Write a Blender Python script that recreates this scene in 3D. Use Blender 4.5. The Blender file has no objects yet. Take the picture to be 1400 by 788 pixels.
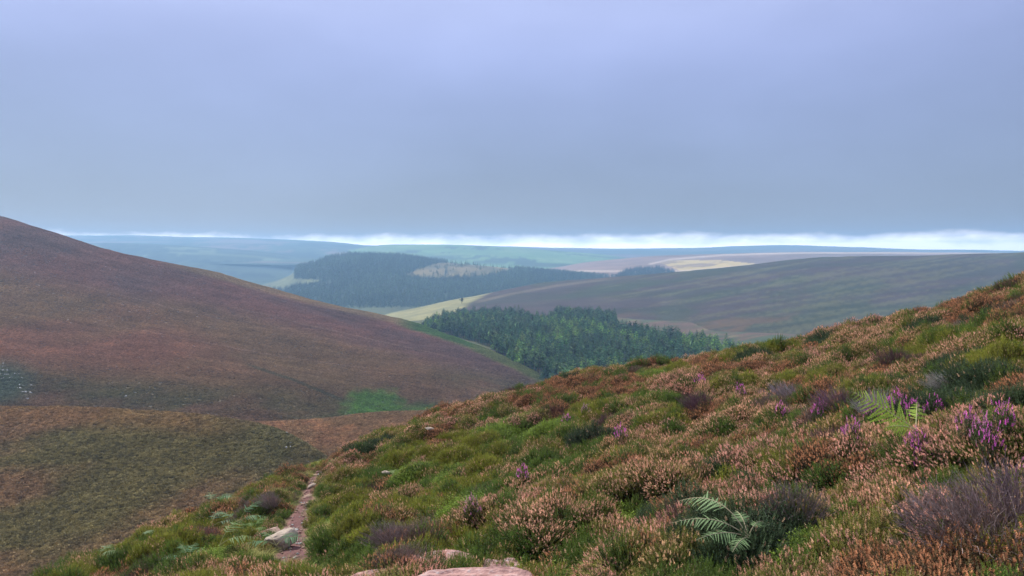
import bpy, bmesh, math, random
import numpy as np
from mathutils import Vector, Matrix, Euler
random.seed(7)
RNG = np.random.default_rng(7)
S = bpy.context.scene
COL = S.collection
R = math.radians

# ------------------------------------------------------------------ camera
F = 1000.0
PITCH = R(2.98)
CP, SP = math.cos(PITCH), math.sin(PITCH)
cd = bpy.data.cameras.new('camera')
cam = bpy.data.objects.new('camera', cd)
COL.objects.link(cam)
cd.sensor_width = 36.0
cd.lens = 36.0 * F / 1400.0
cd.clip_start = 0.05
cd.clip_end = 60000
cam.rotation_euler = (R(90) - PITCH, 0, 0)
S.camera = cam
S.view_settings.view_transform = 'Standard'
S.view_settings.look = 'None'
S.view_settings.gamma = 1
S.view_settings.exposure = 1.0
S.cycles.use_denoising = True
S.cycles.max_bounces = 6
S.cycles.diffuse_bounces = 3
S.cycles.transparent_max_bounces = 8

# ------------------------------------------------------------------ world + sun
SUN_EL, SUN_AZ = R(46), R(-35)          # az measured from +Y towards +X
w = bpy.data.worlds.new('World')
S.world = w
w.use_nodes = True
nt = w.node_tree
N, L = nt.nodes, nt.links
bg = N['Background']
bg.inputs['Strength'].default_value = 0.1
sky = N.new('ShaderNodeTexSky')
sky.sky_type = 'NISHITA'
sky.sun_disc = False
sky.sun_elevation = SUN_EL
sky.sun_rotation = SUN_AZ
sky.altitude = 400

def mnode(nodes, links, op, a, b=None, c=None, clamp=False):
    n = nodes.new('ShaderNodeMath')
    n.operation = op
    n.use_clamp = clamp
    for i, x in enumerate((a, b, c)):
        if x is None:
            continue
        if isinstance(x, (int, float)):
            n.inputs[i].default_value = x
        else:
            links.new(x, n.inputs[i])
    return n.outputs[0]

def mix(nodes, links, f, a, b, mode='MIX'):
    n = nodes.new('ShaderNodeMix')
    n.data_type = 'RGBA'
    n.blend_type = mode
    for s, x in ((n.inputs[0], f), (n.inputs[6], a), (n.inputs[7], b)):
        if isinstance(x, (int, float)):
            s.default_value = x
        elif isinstance(x, tuple):
            s.default_value = x if len(x) == 4 else (*x, 1)
        else:
            links.new(x, s)
    return n.outputs[2]

tc = N.new('ShaderNodeTexCoord')
sep = N.new('ShaderNodeSeparateXYZ')
L.new(tc.outputs['Generated'], sep.inputs[0])
# the stratus sheet: CIE-overcast-like rise of brightness from horizon to zenith
ramp = N.new('ShaderNodeValToRGB')
ramp.color_ramp.interpolation = 'B_SPLINE'
stops = [(0.0, (.088, .094, .132)), (.035, (.090, .095, .138)), (.10, (.108, .128, .202)), (.20, (.150, .178, .312)),
         (.30, (.200, .228, .395)), (.55, (.36, .385, .54)), (1.0, (.54, .56, .70))]
el = ramp.color_ramp.elements
while len(el) < len(stops):
    el.new(.5)
for e, (p, c) in zip(el, stops):
    e.position = p
    e.color = (*c, 1)
# uneven cloud thickness
mp = N.new('ShaderNodeMapping')
mp.inputs['Scale'].default_value = (1.3, 1.3, 3.4)
L.new(tc.outputs['Generated'], mp.inputs[0])
nz = N.new('ShaderNodeTexNoise')
nz.inputs['Scale'].default_value = 1.9
nz.inputs['Detail'].default_value = 4
nz.inputs['Roughness'].default_value = .45
L.new(mp.outputs[0], nz.inputs[0])
L.new(mnode(N, L, 'MULTIPLY_ADD', nz.outputs[0], .06, mnode(N, L, 'SUBTRACT', sep.outputs[2], .03), clamp=True), ramp.inputs[0])
thick = mnode(N, L, 'MULTIPLY_ADD', nz.outputs[0], .5, .75)
cl = mix(N, L, 1.0, ramp.outputs[0], thick, 'MULTIPLY')
# the clear strip under the far edge of the cloud sheet, with a ragged upper edge
mp2 = N.new('ShaderNodeMapping')
mp2.inputs['Scale'].default_value = (1, 1, 2.6)
L.new(tc.outputs['Generated'], mp2.inputs[0])
nz2 = N.new('ShaderNodeTexNoise')
nz2.inputs['Scale'].default_value = 14
nz2.inputs['Detail'].default_value = 7
nz2.inputs['Roughness'].default_value = .62
L.new(mp2.outputs[0], nz2.inputs[0])
nz3 = N.new('ShaderNodeTexNoise')
nz3.inputs['Scale'].default_value = 3.1
nz3.inputs['Detail'].default_value = 2
L.new(mp2.outputs[0], nz3.inputs[0])
edge = mnode(N, L, 'MULTIPLY_ADD', nz2.outputs[0], .026, .0068)
edge = mnode(N, L, 'MULTIPLY_ADD', sep.outputs[0], .0008, edge)
edge = mnode(N, L, 'MULTIPLY_ADD', nz3.outputs[0], .006, edge)
d = mnode(N, L, 'SUBTRACT', edge, sep.outputs[2])
band = mnode(N, L, 'DIVIDE', d, .017, clamp=True)
band = mnode(N, L, 'SMOOTH_MIN', band, 1.0, .2)
band = mnode(N, L, 'POWER', band, 1.5)
cl10 = mix(N, L, 1.0, cl, (10, 10, 10), 'MULTIPLY')
cl10 = mix(N, L, band, cl10, (23, 21.2, 21.4))
L.new(mix(N, L, .90, sky.outputs[0], cl10), bg.inputs['Color'])

sd = bpy.data.lights.new('sun', 'SUN')
sd.energy = 3.0
sd.angle = R(9)
sd.color = (1, .95, .88)
sun = bpy.data.objects.new('sun', sd)
COL.objects.link(sun)
sv = Vector((math.sin(SUN_AZ) * math.cos(SUN_EL), math.cos(SUN_AZ) * math.cos(SUN_EL), math.sin(SUN_EL)))
sun.rotation_euler = sv.to_track_quat('Z', 'Y').to_euler()
sun.location = (0, 0, 400)

# ------------------------------------------------------------------ helpers
def tag(o, label=None, cat=None, group=None, kind=None):
    for k, x in (('label', label), ('category', cat), ('group', group), ('kind', kind)):
        if x:
            o[k] = x
    return o

def empty(name, loc):
    o = bpy.data.objects.new(name, None)
    o.location = loc
    o.empty_display_size = .2
    COL.objects.link(o)
    return o

def link(name, me, parent=None, loc=None, link_it=True):
    o = bpy.data.objects.new(name, me)
    if link_it:
        COL.objects.link(o)
    if parent is not None:
        o.parent = parent
    if loc is not None:
        o.location = loc
    return o

def pix(x, y, z):
    """photograph pixel of a world point"""
    fw = y * CP - z * SP
    up = y * SP + z * CP
    fw = np.maximum(fw, 1e-3)
    return 700 + F * x / fw, 394 - F * up / fw

def ray(u, v):
    b = -(v - 394) / F
    k = CP + b * SP
    return (u - 700) / F / k, (-SP + b * CP) / k     # x and z per metre of y

def zpix(v, Y):
    b = -(np.asarray(v, float) - 394) / F
    return Y * (-SP + b * CP) / (CP + b * SP)

def xpix(u, Y, z):
    return (np.asarray(u, float) - 700) / F * (Y * CP - z * SP)

def hash2(i, j, s):
    h = (i * 374761393 + j * 668265263 + s * 974634211) & 0xffffffff
    h = ((h ^ (h >> 13)) * 1274126177) & 0xffffffff
    return ((h ^ (h >> 16)) & 0xffff) / 65535.0

def vnoise(x, y, s=0):
    x = np.asarray(x, float); y = np.asarray(y, float)
    i = np.floor(x).astype(np.int64); j = np.floor(y).astype(np.int64)
    fx = x - i; fy = y - j
    fx = fx * fx * (3 - 2 * fx); fy = fy * fy * (3 - 2 * fy)
    a = hash2(i, j, s); b = hash2(i + 1, j, s); c = hash2(i, j + 1, s); d_ = hash2(i + 1, j + 1, s)
    return (a * (1 - fx) + b * fx) * (1 - fy) + (c * (1 - fx) + d_ * fx) * fy

def fbm(x, y, s=0, o=4):
    t = 0; a = .5
    x = np.asarray(x, float); y = np.asarray(y, float)
    for k in range(o):
        t = t + a * vnoise(x, y, s + k * 17)
        x, y = x * 2.03 + 13.7, y * 2.03 - 7.1
        a *= .5
    return t / (1 - .5 ** o)

def sstep(a, b, x):
    t = np.clip((x - a) / (b - a), 0, 1)
    return t * t * (3 - 2 * t)

def lerp(a, b, t):
    a = np.asarray(a, float); b = np.asarray(b, float)
    t = np.asarray(t, float)
    if a.ndim or b.ndim:
        t = t[..., None]
    return a * (1 - t) + b * t

def inpoly(u, v, P):
    P = np.asarray(P, float)
    ins = np.zeros(np.shape(u), bool)
    n = len(P)
    for k in range(n):
        (x0, y0), (x1, y1) = P[k], P[(k + 1) % n]
        c = ((y0 > v) != (y1 > v)) & (u < (x1 - x0) * (v - y0) / (y1 - y0 + 1e-12) + x0)
        ins ^= c
    return ins

def pchip(xk, yk, x):
    """monotone cubic along axis 0 of yk"""
    xk = np.asarray(xk, float); yk = np.asarray(yk, float); x = np.asarray(x, float)
    h = np.diff(xk)
    hh = h.reshape(-1, *([1] * (yk.ndim - 1)))
    dl = np.diff(yk, axis=0) / hh
    m = np.zeros_like(yk)
    if len(xk) > 2:
        a, b = dl[:-1], dl[1:]
        w1 = 2 * hh[1:] + hh[:-1]; w2 = hh[1:] + 2 * hh[:-1]
        with np.errstate(all='ignore'):
            mm = (w1 + w2) / (w1 / a + w2 / b)
        m[1:-1] = np.where(a * b > 0, np.nan_to_num(mm), 0)
    m[0] = dl[0]; m[-1] = dl[-1]
    k = np.clip(np.searchsorted(xk, x) - 1, 0, len(xk) - 2)
    sh = [-1] + [1] * (yk.ndim - 1)
    t = ((x - xk[k]) / h[k]).reshape(sh)
    H = h[k].reshape(sh)
    return ((1 + 2 * t) * (1 - t) ** 2 * yk[k] + t * (1 - t) ** 2 * H * m[k]
            + t * t * (3 - 2 * t) * yk[k + 1] + t * t * (t - 1) * H * m[k + 1])

def mesh_np(name, V, faces, mats, midx=None, attrs=None, smooth=False):
    """V (n,3); faces (m,3|4) array"""
    me = bpy.data.meshes.new(name)
    V = np.asarray(V, np.float32)
    faces = np.asarray(faces, np.int32)
    k = faces.shape[1]
    me.vertices.add(len(V))
    me.vertices.foreach_set('co', V.ravel())
    me.loops.add(faces.size)
    me.loops.foreach_set('vertex_index', faces.ravel())
    me.polygons.add(len(faces))
    me.polygons.foreach_set('loop_start', np.arange(0, faces.size, k, dtype=np.int32))
    me.polygons.foreach_set('loop_total', np.full(len(faces), k, np.int32))
    for m in mats:
        me.materials.append(m)
    if midx is not None:
        me.polygons.foreach_set('material_index', np.asarray(midx, np.int32))
    me.polygons.foreach_set('use_smooth', np.full(len(faces), smooth, bool))
    me.update(calc_edges=True)
    for n, a in (attrs or {}).items():
        a = np.asarray(a, np.float32)
        if a.ndim == 2:
            at_ = me.attributes.new(n, 'FLOAT_COLOR', 'POINT')
            at_.data.foreach_set('color', np.hstack([a, np.ones((len(a), 1), np.float32)]).ravel())
        else:
            at_ = me.attributes.new(n, 'FLOAT', 'POINT')
            at_.data.foreach_set('value', a)
    me.validate()
    return me

# ------------------------------------------------------------------ materials
def new_mat(name):
    m = bpy.data.materials.new(name)
    m.use_nodes = True
    return m, m.node_tree.nodes, m.node_tree.links, m.node_tree.nodes['Principled BSDF']

def attr(nodes, name, kind='GEOMETRY'):
    a = nodes.new('ShaderNodeAttribute')
    a.attribute_type = kind
    a.attribute_name = name
    return a

def land_mat(name, s1, s2, amp=.5, bump=.6, bdist=.3, stretch=(1, 1, 1), gain=1.0):
    """landcover colour from the sheet, with uneven vegetation grain"""
    m, n, l, p = new_mat(name)
    a = attr(n, 'col')
    t = n.new('ShaderNodeTexCoord')
    mpn = n.new('ShaderNodeMapping')
    mpn.inputs['Scale'].default_value = stretch
    l.new(t.outputs['Object'], mpn.inputs[0])
    n1 = n.new('ShaderNodeTexNoise'); n1.inputs['Scale'].default_value = s1; n1.inputs['Detail'].default_value = 5
    n1.inputs['Roughness'].default_value = .65
    n2 = n.new('ShaderNodeTexNoise'); n2.inputs['Scale'].default_value = s2; n2.inputs['Detail'].default_value = 4
    n2.inputs['Roughness'].default_value = .7
    l.new(mpn.outputs[0], n1.inputs[0]); l.new(mpn.outputs[0], n2.inputs[0])
    f = mnode(n, l, 'ADD', n1.outputs[0], n2.outputs[0])
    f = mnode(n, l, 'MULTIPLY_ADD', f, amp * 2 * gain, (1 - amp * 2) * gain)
    c = mix(n, l, 1.0, a.outputs[0], f, 'MULTIPLY')
    l.new(c, p.inputs['Base Color'])
    p.inputs['Roughness'].default_value = .95
    p.inputs['Specular IOR Level'].default_value = .1
    b = n.new('ShaderNodeBump')
    b.inputs['Strength'].default_value = bump
    b.inputs['Distance'].default_value = bdist
    l.new(n2.outputs[0], b.inputs['Height'])
    l.new(b.outputs[0], p.inputs['Normal'])
    return m

def plant_mat(name, which, rough=.7, spread=.8, transl=.0):
    """colour of one plant organ: the plant's own colour, each sprig a little lighter or darker"""
    m, n, l, p = new_mat(name)
    a = attr(n, which, 'INSTANCER')
    r = attr(n, 'rnd')
    f = mnode(n, l, 'MULTIPLY_ADD', r.outputs['Fac'], spread, 1 - spread / 2)
    c = mix(n, l, 1.0, a.outputs[0], f, 'MULTIPLY')
    l.new(c, p.inputs['Base Color'])
    p.inputs['Roughness'].default_value = rough
    p.inputs['Specular IOR Level'].default_value = .15
    if transl:
        tb = n.new('ShaderNodeBsdfTranslucent')
        l.new(c, tb.inputs[0])
        ms = n.new('ShaderNodeMixShader')
        ms.inputs[0].default_value = transl
        l.new(p.outputs[0], ms.inputs[1]); l.new(tb.outputs[0], ms.inputs[2])
        l.new(ms.outputs[0], n['Material Output'].inputs[0])
    return m

M_STEM = plant_mat('plant_stem', 'stemcol', .8, .7)
M_LEAF = plant_mat('plant_leaf', 'leafcol', .6, .9, .25)
M_FLOW = plant_mat('plant_flower', 'flowcol', .7, .8, .2)
M_NEED = plant_mat('tree_needles', 'leafcol', .7, .9)
M_TUFT = plant_mat('tussock', 'leafcol', .9, .28)
M_BARK = plant_mat('tree_bark', 'stemcol', .9, .4)

def rock_mat(name, c1, c2, c3, sc):
    m, n, l, p = new_mat(name)
    t = n.new('ShaderNodeTexCoord')
    n1 = n.new('ShaderNodeTexNoise'); n1.inputs['Scale'].default_value = sc; n1.inputs['Detail'].default_value = 8; n1.inputs['Roughness'].default_value = .7
    n2 = n.new('ShaderNodeTexNoise'); n2.inputs['Scale'].default_value = sc * 4; n2.inputs['Detail'].default_value = 6
    l.new(t.outputs['Object'], n1.inputs[0]); l.new(t.outputs['Object'], n2.inputs[0])
    r1 = n.new('ShaderNodeValToRGB')
    r1.color_ramp.elements[0].position = .35; r1.color_ramp.elements[0].color = (*c1, 1)
    r1.color_ramp.elements[1].position = .65; r1.color_ramp.elements[1].color = (*c2, 1)
    l.new(n1.outputs[0], r1.inputs[0])
    r2 = n.new('ShaderNodeValToRGB')
    r2.color_ramp.elements[0].position = .55; r2.color_ramp.elements[0].color = (0, 0, 0, 1)
    r2.color_ramp.elements[1].position = .7; r2.color_ramp.elements[1].color = (.8, .8, .8, 1)
    l.new(n2.outputs[0], r2.inputs[0])
    l.new(mix(n, l, r2.outputs[0], r1.outputs[0], c3), p.inputs['Base Color'])
    p.inputs['Roughness'].default_value = .85
    p.inputs['Specular IOR Level'].default_value = .2
    b = n.new('ShaderNodeBump'); b.inputs['Strength'].default_value = .8; b.inputs['Distance'].default_value = .03
    l.new(n2.outputs[0], b.inputs['Height']); l.new(b.outputs[0], p.inputs['Normal'])
    return m

M_GRANITE = rock_mat('pink_granite', (.20, .10, .085), (.46, .28, .24), (.36, .31, .29), 6)
M_PALE = rock_mat('pale_stone', (.27, .21, .155), (.43, .355, .275), (.22, .19, .14), 4)
M_TAN = rock_mat('tan_stone', (.30, .19, .13), (.46, .33, .25), (.20, .14, .10), 5)
M_SCREE = rock_mat('grey_scree', (.30, .29, .27), (.44, .43, .40), (.18, .18, .16), 1)

# ------------------------------------------------------------------ terrain sheets
def sheet(cols, nu, ns, noise=0.0, nscale=.05, seed=1, srange=None):
    """cols: [(u, [(Y, v), ...])] with the photograph pixel (u, v) each ground point is seen at and its distance Y"""
    us = np.array([c[0] for c in cols], float)
    Yk = np.array([[k[0] for k in c[1]] for c in cols], float)
    zk = np.array([[k[1][1] if isinstance(k[1], tuple) else zpix(k[1], k[0]) for k in c[1]] for c in cols], float)
    u = np.linspace(us[0], us[-1], nu)
    Yu = np.exp(pchip(us, np.log(Yk), u)); zu = pchip(us, zk, u)
    K = Yk.shape[1]
    s = np.linspace(0, K - 1, ns)
    Y = np.exp(pchip(np.arange(K), np.log(Yu).T, s)).T
    z = pchip(np.arange(K), zu.T, s).T
    x = xpix(u[:, None], Y, z)
    if noise:
        z = z + noise * (fbm(x * nscale, Y * nscale, seed, 5) - .5) * 2
    return np.stack([x, Y, z], -1)

def grid_faces(nu, ns):
    i, j = np.meshgrid(np.arange(nu - 1), np.arange(ns - 1), indexing='ij')
    a = i * ns + j
    return np.stack([a, a + ns, a + ns + 1, a + 1], -1).reshape(-1, 4)

def sheet_obj(name, G, colf, mat):
    nu, ns = G.shape[:2]
    V = G.reshape(-1, 3)
    u, v = pix(V[:, 0], V[:, 1], V[:, 2])
    c = colf(V[:, 0], V[:, 1], V[:, 2], u, v)
    me = mesh_np(name, V, grid_faces(nu, ns), [mat], attrs={'col': c}, smooth=True)
    o = link(name, me)
    o['kind'] = 'structure'
    return o

def sample_sheet(G, n, wf, rng):
    """random points on a sheet, by area times a weight wf(x, y, z, u, v)"""
    a = G[1:, :-1] - G[:-1, :-1]; b = G[:-1, 1:] - G[:-1, :-1]
    area = np.linalg.norm(np.cross(a, b), axis=-1)
    ce = (G[1:, 1:] + G[:-1, :-1]) / 2
    u, v = pix(ce[..., 0], ce[..., 1], ce[..., 2])
    wgt = (area * wf(ce[..., 0], ce[..., 1], ce[..., 2], u, v)).ravel()
    k = rng.choice(wgt.size, n, p=wgt / wgt.sum())
    i, j = np.divmod(k, G.shape[1] - 1)
    f, g = rng.random((2, n, 1))
    P = (G[i, j] * (1 - f) + G[i + 1, j] * f) * (1 - g) + (G[i, j + 1] * (1 - f) + G[i + 1, j + 1] * f) * g
    return P

def C3(*c):
    return np.array(c, float)

ZF = -90.0
# --- valley floor: runs under everything to the horizon
vf_cols = []
for u in (-1300, -800, -300, 300, 500, 700, 900, 1200, 1700, 2200, 2700):
    lf = float(np.interp(u, [-300, 300, 520, 640], [1, 1, 1, 0]))
    vf_cols.append((u, [(60, (0, -75)), (260, (0, -92)), (480, (0, ZF - 1)), (700, (0, ZF)), (950, (0, ZF + 1 - 10 * lf)), (1300, (0, -104 - 20 * lf)),
                        (1750, (0, -135)), (2600, (0, -125)), (4500, (0, -110)), (6500, (0, -70)), (9000, (0, -40))]))
VF = sheet(vf_cols, 300, 160, 2.0, .01, 3)

def col_floor(x, y, z, u, v):
    n1 = fbm(x * .012, y * .012, 5)[:, None]; n2 = fbm(x * .05, y * .05, 9)[:, None]
    c = C3(.060, .085, .022) * (1 - n2) + C3(.085, .075, .04) * n2
    q = fbm(u * .02, (v + .16 * (u - 900)) * .22, 7)
    mo = lerp(lerp(C3(.045, .06, .030), C3(.095, .062, .045), sstep(.42, .55, q)), C3(.15, .14, .06), sstep(.62, .75, fbm(u * .03, (v + .16 * (u - 900)) * .4, 8)) * .6)
    c = lerp(c, mo, sstep(790, 880, u))
    far = sstep(1300, 2200, y)[:, None]
    fld = np.where(vnoise(x * .004, y * .003, 77)[:, None] > .55, C3(.12, .15, .06), C3(.03, .05, .028))
    c = c * (1 - far) + fld * far
    return c * (.7 + .6 * n1)

M_LANDV = land_mat('valley_turf', .03, .4, .5, .6, .5)
sheet_obj('ground', VF, col_floor, M_LANDV)

# --- big heather hill to the left
C_us = [-600, -300, 0, 150, 280, 400, 520, 640, 750, 850]
C_cr = [(760, 215), (740, 240), (700, 296), (700, 341), (720, 372), (740, 405), (740, 432), (620, 471), (500, 523), (430, 590)]
C_mid = [(450, 380), (450, 395), (450, 420), (460, 438), (470, 452), (480, 470), (480, 492), (450, 524), (400, 568), (370, 610)]
C_ft = [(240, 610), (240, 610), (240, 605), (250, 605), (255, 605), (260, 610), (280, 610), (290, 615), (300, 650), (300, 680)]
colsC = []
for u, cr, md, ft in zip(C_us, C_cr, C_mid, C_ft):
    zc = float(zpix(cr[1], cr[0]))
    zf = float(zpix(ft[1], ft[0]))
    colsC.append((u, [(ft[0] * .8, (0, zf - 3)), ft, md, cr, (cr[0] * 1.12, (0, zc - 15)), (cr[0] * 1.35, (0, min(zc - 70, -118))), (cr[0] * 1.7, (0, -150))]))
HC = sheet(colsC, 340, 260, 3.6, .02, 11)

GREEN_P = [(474, 556), (492, 538), (515, 530), (545, 540), (580, 552), (620, 560), (640, 575), (600, 585), (470, 570)]

def col_C(x, y, z, u, v):
    n1 = fbm(x * .02, y * .012, 21); n2 = fbm(x * .09, y * .05, 22); n3 = fbm(x * .006 + 3, y * .006, 23)
    crest = np.interp(u, C_us, [c[1] for c in C_cr])
    t = v - crest
    up = lerp(C3(.112, .070, .055), C3(.132, .074, .054), sstep(.35, .65, n1))
    md = lerp(C3(.150, .084, .050), C3(.132, .088, .046), sstep(.35, .65, n3 * .5 + n1 * .5))
    lo = .80 * lerp(C3(.098, .088, .042), C3(.130, .084, .050), sstep(.38, .62, n1))
    c = lerp(up, md, sstep(25, 75, t + 40 * (n3 - .5) - np.where(u < 330, 30, 0) * sstep(400, 0, u)))
    c = lerp(c, lo, sstep(470, 540, v + 60 * (n3 - .5) - .04 * u))
    # brighter turf along the rim and by the trees
    rim = sstep(9, 2, t + 4 * (n2 - .5)) * sstep(180, 320, u) * sstep(780, 700, u)
    c = lerp(c, C3(.17, .13, .065), rim * .7)
    g = sstep(8, 2, t + 5 * (n2 - .5)) * sstep(530, 575, u) * sstep(668, 640, u)
    c = lerp(c, C3(.060, .095, .026), g)
    g2 = sstep(9, 2, t + 8 * (n2 - .5)) * sstep(640, 660, u)
    c = lerp(c, C3(.075, .095, .03), g2 * .8)
    c = lerp(c, lerp(C3(.055, .105, .024), C3(.080, .125, .030), fbm(x * .15, y * .15, 27)), gp(u, v, fbm(x * .11, y * .08, 26)))
    tk = np.interp(u, [330, 400, 470], [497, 520, 549])
    c = lerp(c, C3(.050, .055, .032), sstep(3.2, .8, np.abs(v - tk + 3 * (n1 - .5))) * sstep(325, 350, u) * sstep(480, 460, u) * .6)
    for (ua, va, ub, vb) in ((40, 372, 330, 437), (120, 440, 520, 505), (300, 415, 640, 492)):      # sheep tracks across the slope
        ln_ = va + (vb - va) * (u - ua) / (ub - ua) + 5 * (n3 - .5) * 4
        c = lerp(c, C3(.19, .13, .09), sstep(1.3, .4, np.abs(v - ln_)) * sstep(ua, ua + 40, u) * sstep(ub, ub - 40, u) * .35)
    rk = sstep(70, 20, np.hypot(u - 0, (v - 525) * 1.6))
    c = lerp(c, C3(.06, .075, .05), rk * .8)
    n4 = fbm(x * .03 + y * .02, y * .16, 24, 3)
    return 2.75 * c * (.62 + .38 * n2 + .38 * n4)[..., None]

def gp(u, v, n):
    """the green bracken patch on the hill foot: a ragged blob thinning out to the right"""
    r = .5 * np.sin(u * .31 + v * .2) + .5 * np.sin(u * .13 - v * .47 + 2)
    d = np.hypot((u - 512) / 46, (v - 557) / 27) + .55 * (n - .5) + .10 * r
    tail = np.hypot((u - 580) / 85, (v - 566) / 15) + .8 * (n - .5) + .12 * r
    return np.maximum(sstep(1.15, .6, d) * .92, sstep(1.15, .5, tail) * .62)

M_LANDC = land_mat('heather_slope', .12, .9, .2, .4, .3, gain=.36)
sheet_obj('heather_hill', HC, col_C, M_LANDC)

# --- two low spurs in front of it
A_us = [-700, -300, 0, 100, 200, 300, 370, 430, 500, 620, 760]
A_cr = [(205, 552), (198, 556), (190, 559), (188, 561), (184, 566), (178, 575), (168, 588), (155, 618), (145, 665), (135, 740), (130, 800)]
colsA = []
for u, cr in zip(A_us, A_cr):
    zc = float(zpix(cr[1], cr[0]))
    v1 = max(800, cr[1] + 30)
    colsA.append((u, [(66, (0, -46)), (105, (0, min(float(zpix(v1, 105)), zc - 4))), (150, (0, min(zc - 1.5, float(zpix(640, 150))))), cr,
                      (cr[0] * 1.1, (0, zc - 7)), (cr[0] * 1.35, (0, zc - 36))]))
HA = sheet(colsA, 260, 200, .8, .06, 31)

def col_A(x, y, z, u, v):
    n1 = fbm(x * .05, y * .05, 41); n2 = fbm(x * .25, y * .25, 42); n3 = fbm(x * .018 + 9, y * .018, 43)
    crest = np.interp(u, A_us, [c[1] for c in A_cr])
    t = v - crest
    c = lerp(C3(.092, .078, .034), C3(.118, .080, .044), sstep(.38, .62, n1 * .7 + n3 * .3 + .10 * sstep(300, 0, u) - .05))
    c = lerp(c, C3(.066, .078, .028), sstep(.55, .72, n3 + .12 * sstep(620, 690, v)) * .7)
    c = lerp(c, C3(.135, .086, .042), sstep(34, 6, t + 12 * (n1 - .5)) * sstep(360, 250, u) * .6)
    c = lerp(c, C3(.078, .072, .036), sstep(265, 400, u) * .7)
    return 2.95 * c * (.75 + .5 * n2)[..., None]

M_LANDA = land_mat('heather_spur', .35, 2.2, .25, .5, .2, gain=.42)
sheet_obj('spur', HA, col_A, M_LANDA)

B_us = [180, 300, 370, 450, 500, 560, 620, 700, 820]
B_cr = [(215, 590), (222, 583), (230, 580), (238, 575), (242, 568), (245, 565), (246, 567), (246, 582), (245, 620)]
colsB = []
for u, cr in zip(B_us, B_cr):
    zc = float(zpix(cr[1], cr[0]))
    colsB.append((u, [(150, (0, zc - 22)), (188, (0, zc - 8)), (cr[0] * .92, (0, zc - .8)), cr, (cr[0] * 1.08, (0, zc - 6)), (cr[0] * 1.25, (0, zc - 36))]))
HB = sheet(colsB, 160, 110, .8, .05, 51)

def col_B(x, y, z, u, v):
    n1 = fbm(x * .05, y * .04, 61); n2 = fbm(x * .25, y * .2, 62)
    c = lerp(C3(.150, .092, .052), C3(.115, .080, .044), sstep(.4, .65, n1))
    return 3.2 * c * (.75 + .5 * n2)[..., None]

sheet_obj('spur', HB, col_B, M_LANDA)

# --- the moor across the valley, its left tail a pale pasture
D_us = [480, 530, 570, 620, 655, 740, 850, 1000, 1130, 1250, 1400, 1600, 1900]
D_cr = [(1250, 446), (1250, 431), (1260, 423), (1270, 411), (1290, 405), (1380, 387.5), (1420, 379), (1440, 366), (1440, 352), (1420, 350), (1380, 345), (1350, 330), (1300, 310)]
D_ft = [(1020, 462), (1000, 455), (980, 450), (950, 444), (930, 444), (920, 444), (900, 446), (760, 466), (700, 478), (660, 484), (640, 484), (640, 484), (640, 480)]
colsD = []
for u, cr, ft in zip(D_us, D_cr, D_ft):
    zc = float(zpix(cr[1], cr[0])); zf = float(zpix(ft[1], ft[0]))
    ym = (cr[0] * ft[0]) ** .5
    vm = ft[1] * .42 + cr[1] * .58
    colsD.append((u, [(ft[0] * .85, (0, min(zf - 10, ZF - 4))), ft, (ym, vm), cr, (cr[0] * 1.15, (0, zc - 16)), (cr[0] * 1.6, (0, min(zc - 60, -150)))]))
HD = sheet(colsD, 320, 140, 2.4, .012, 71)

def col_D(x, y, z, u, v):
    crest = np.interp(u, D_us, [c[1] for c in D_cr])
    t = v - crest
    q = v + .17 * (u - 900)                  # runs along the slope's drainage
    n1 = fbm(x * .006, y * .02, 81); n2 = fbm(x * .03, y * .06, 82); n3 = fbm(u * .012, q * .06, 83, 5); n4 = fbm(u * .011, q * .42, 84)
    c = lerp(C3(.080, .058, .056), C3(.058, .055, .042), sstep(.35, .62, n1))
    green = sstep(.50, .68, n3 + .35 * sstep(820, 1100, u) * sstep(395, 440, v) - .05 + .1 * sstep(1150, 1350, u))
    c = lerp(c, C3(.050, .072, .032), green * .6)
    st = sstep(.60, .74, n4 + .10 * sstep(780, 1000, u)) * sstep(780, 880, u)
    c = lerp(c, C3(.17, .17, .075), st * .42)
    brown = sstep(.55, .7, fbm(u * .014, q * .12, 85)) * sstep(418, 440, v)
    c = lerp(c, C3(.15, .085, .05), brown * .7)
    # track contouring the moor
    tr = np.interp(u, [640, 700, 760, 830, 900], [416, 402, 391, 382, 377])
    c = lerp(c, C3(.17, .14, .10), sstep(2.6, .8, np.abs(v - tr)) * sstep(640, 660, u) * sstep(880, 800, u) * .8)
    # pasture
    edge_ = np.interp(v, [400, 406, 415, 425, 440, 460], [668, 656, 640, 625, 600, 570])
    pas = sstep(8, -4, u - edge_ + 10 * (n2 - .5))
    c = lerp(c, lerp(C3(.42, .39, .17), C3(.27, .26, .12), sstep(.35, .65, n2)), pas)
    return .58 * c * (.75 + .5 * n2)[..., None]

M_LANDD = land_mat('moor', .03, .2, .38, .6, 1.5)
sheet_obj('moor_hill', HD, col_D, M_LANDD)

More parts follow.
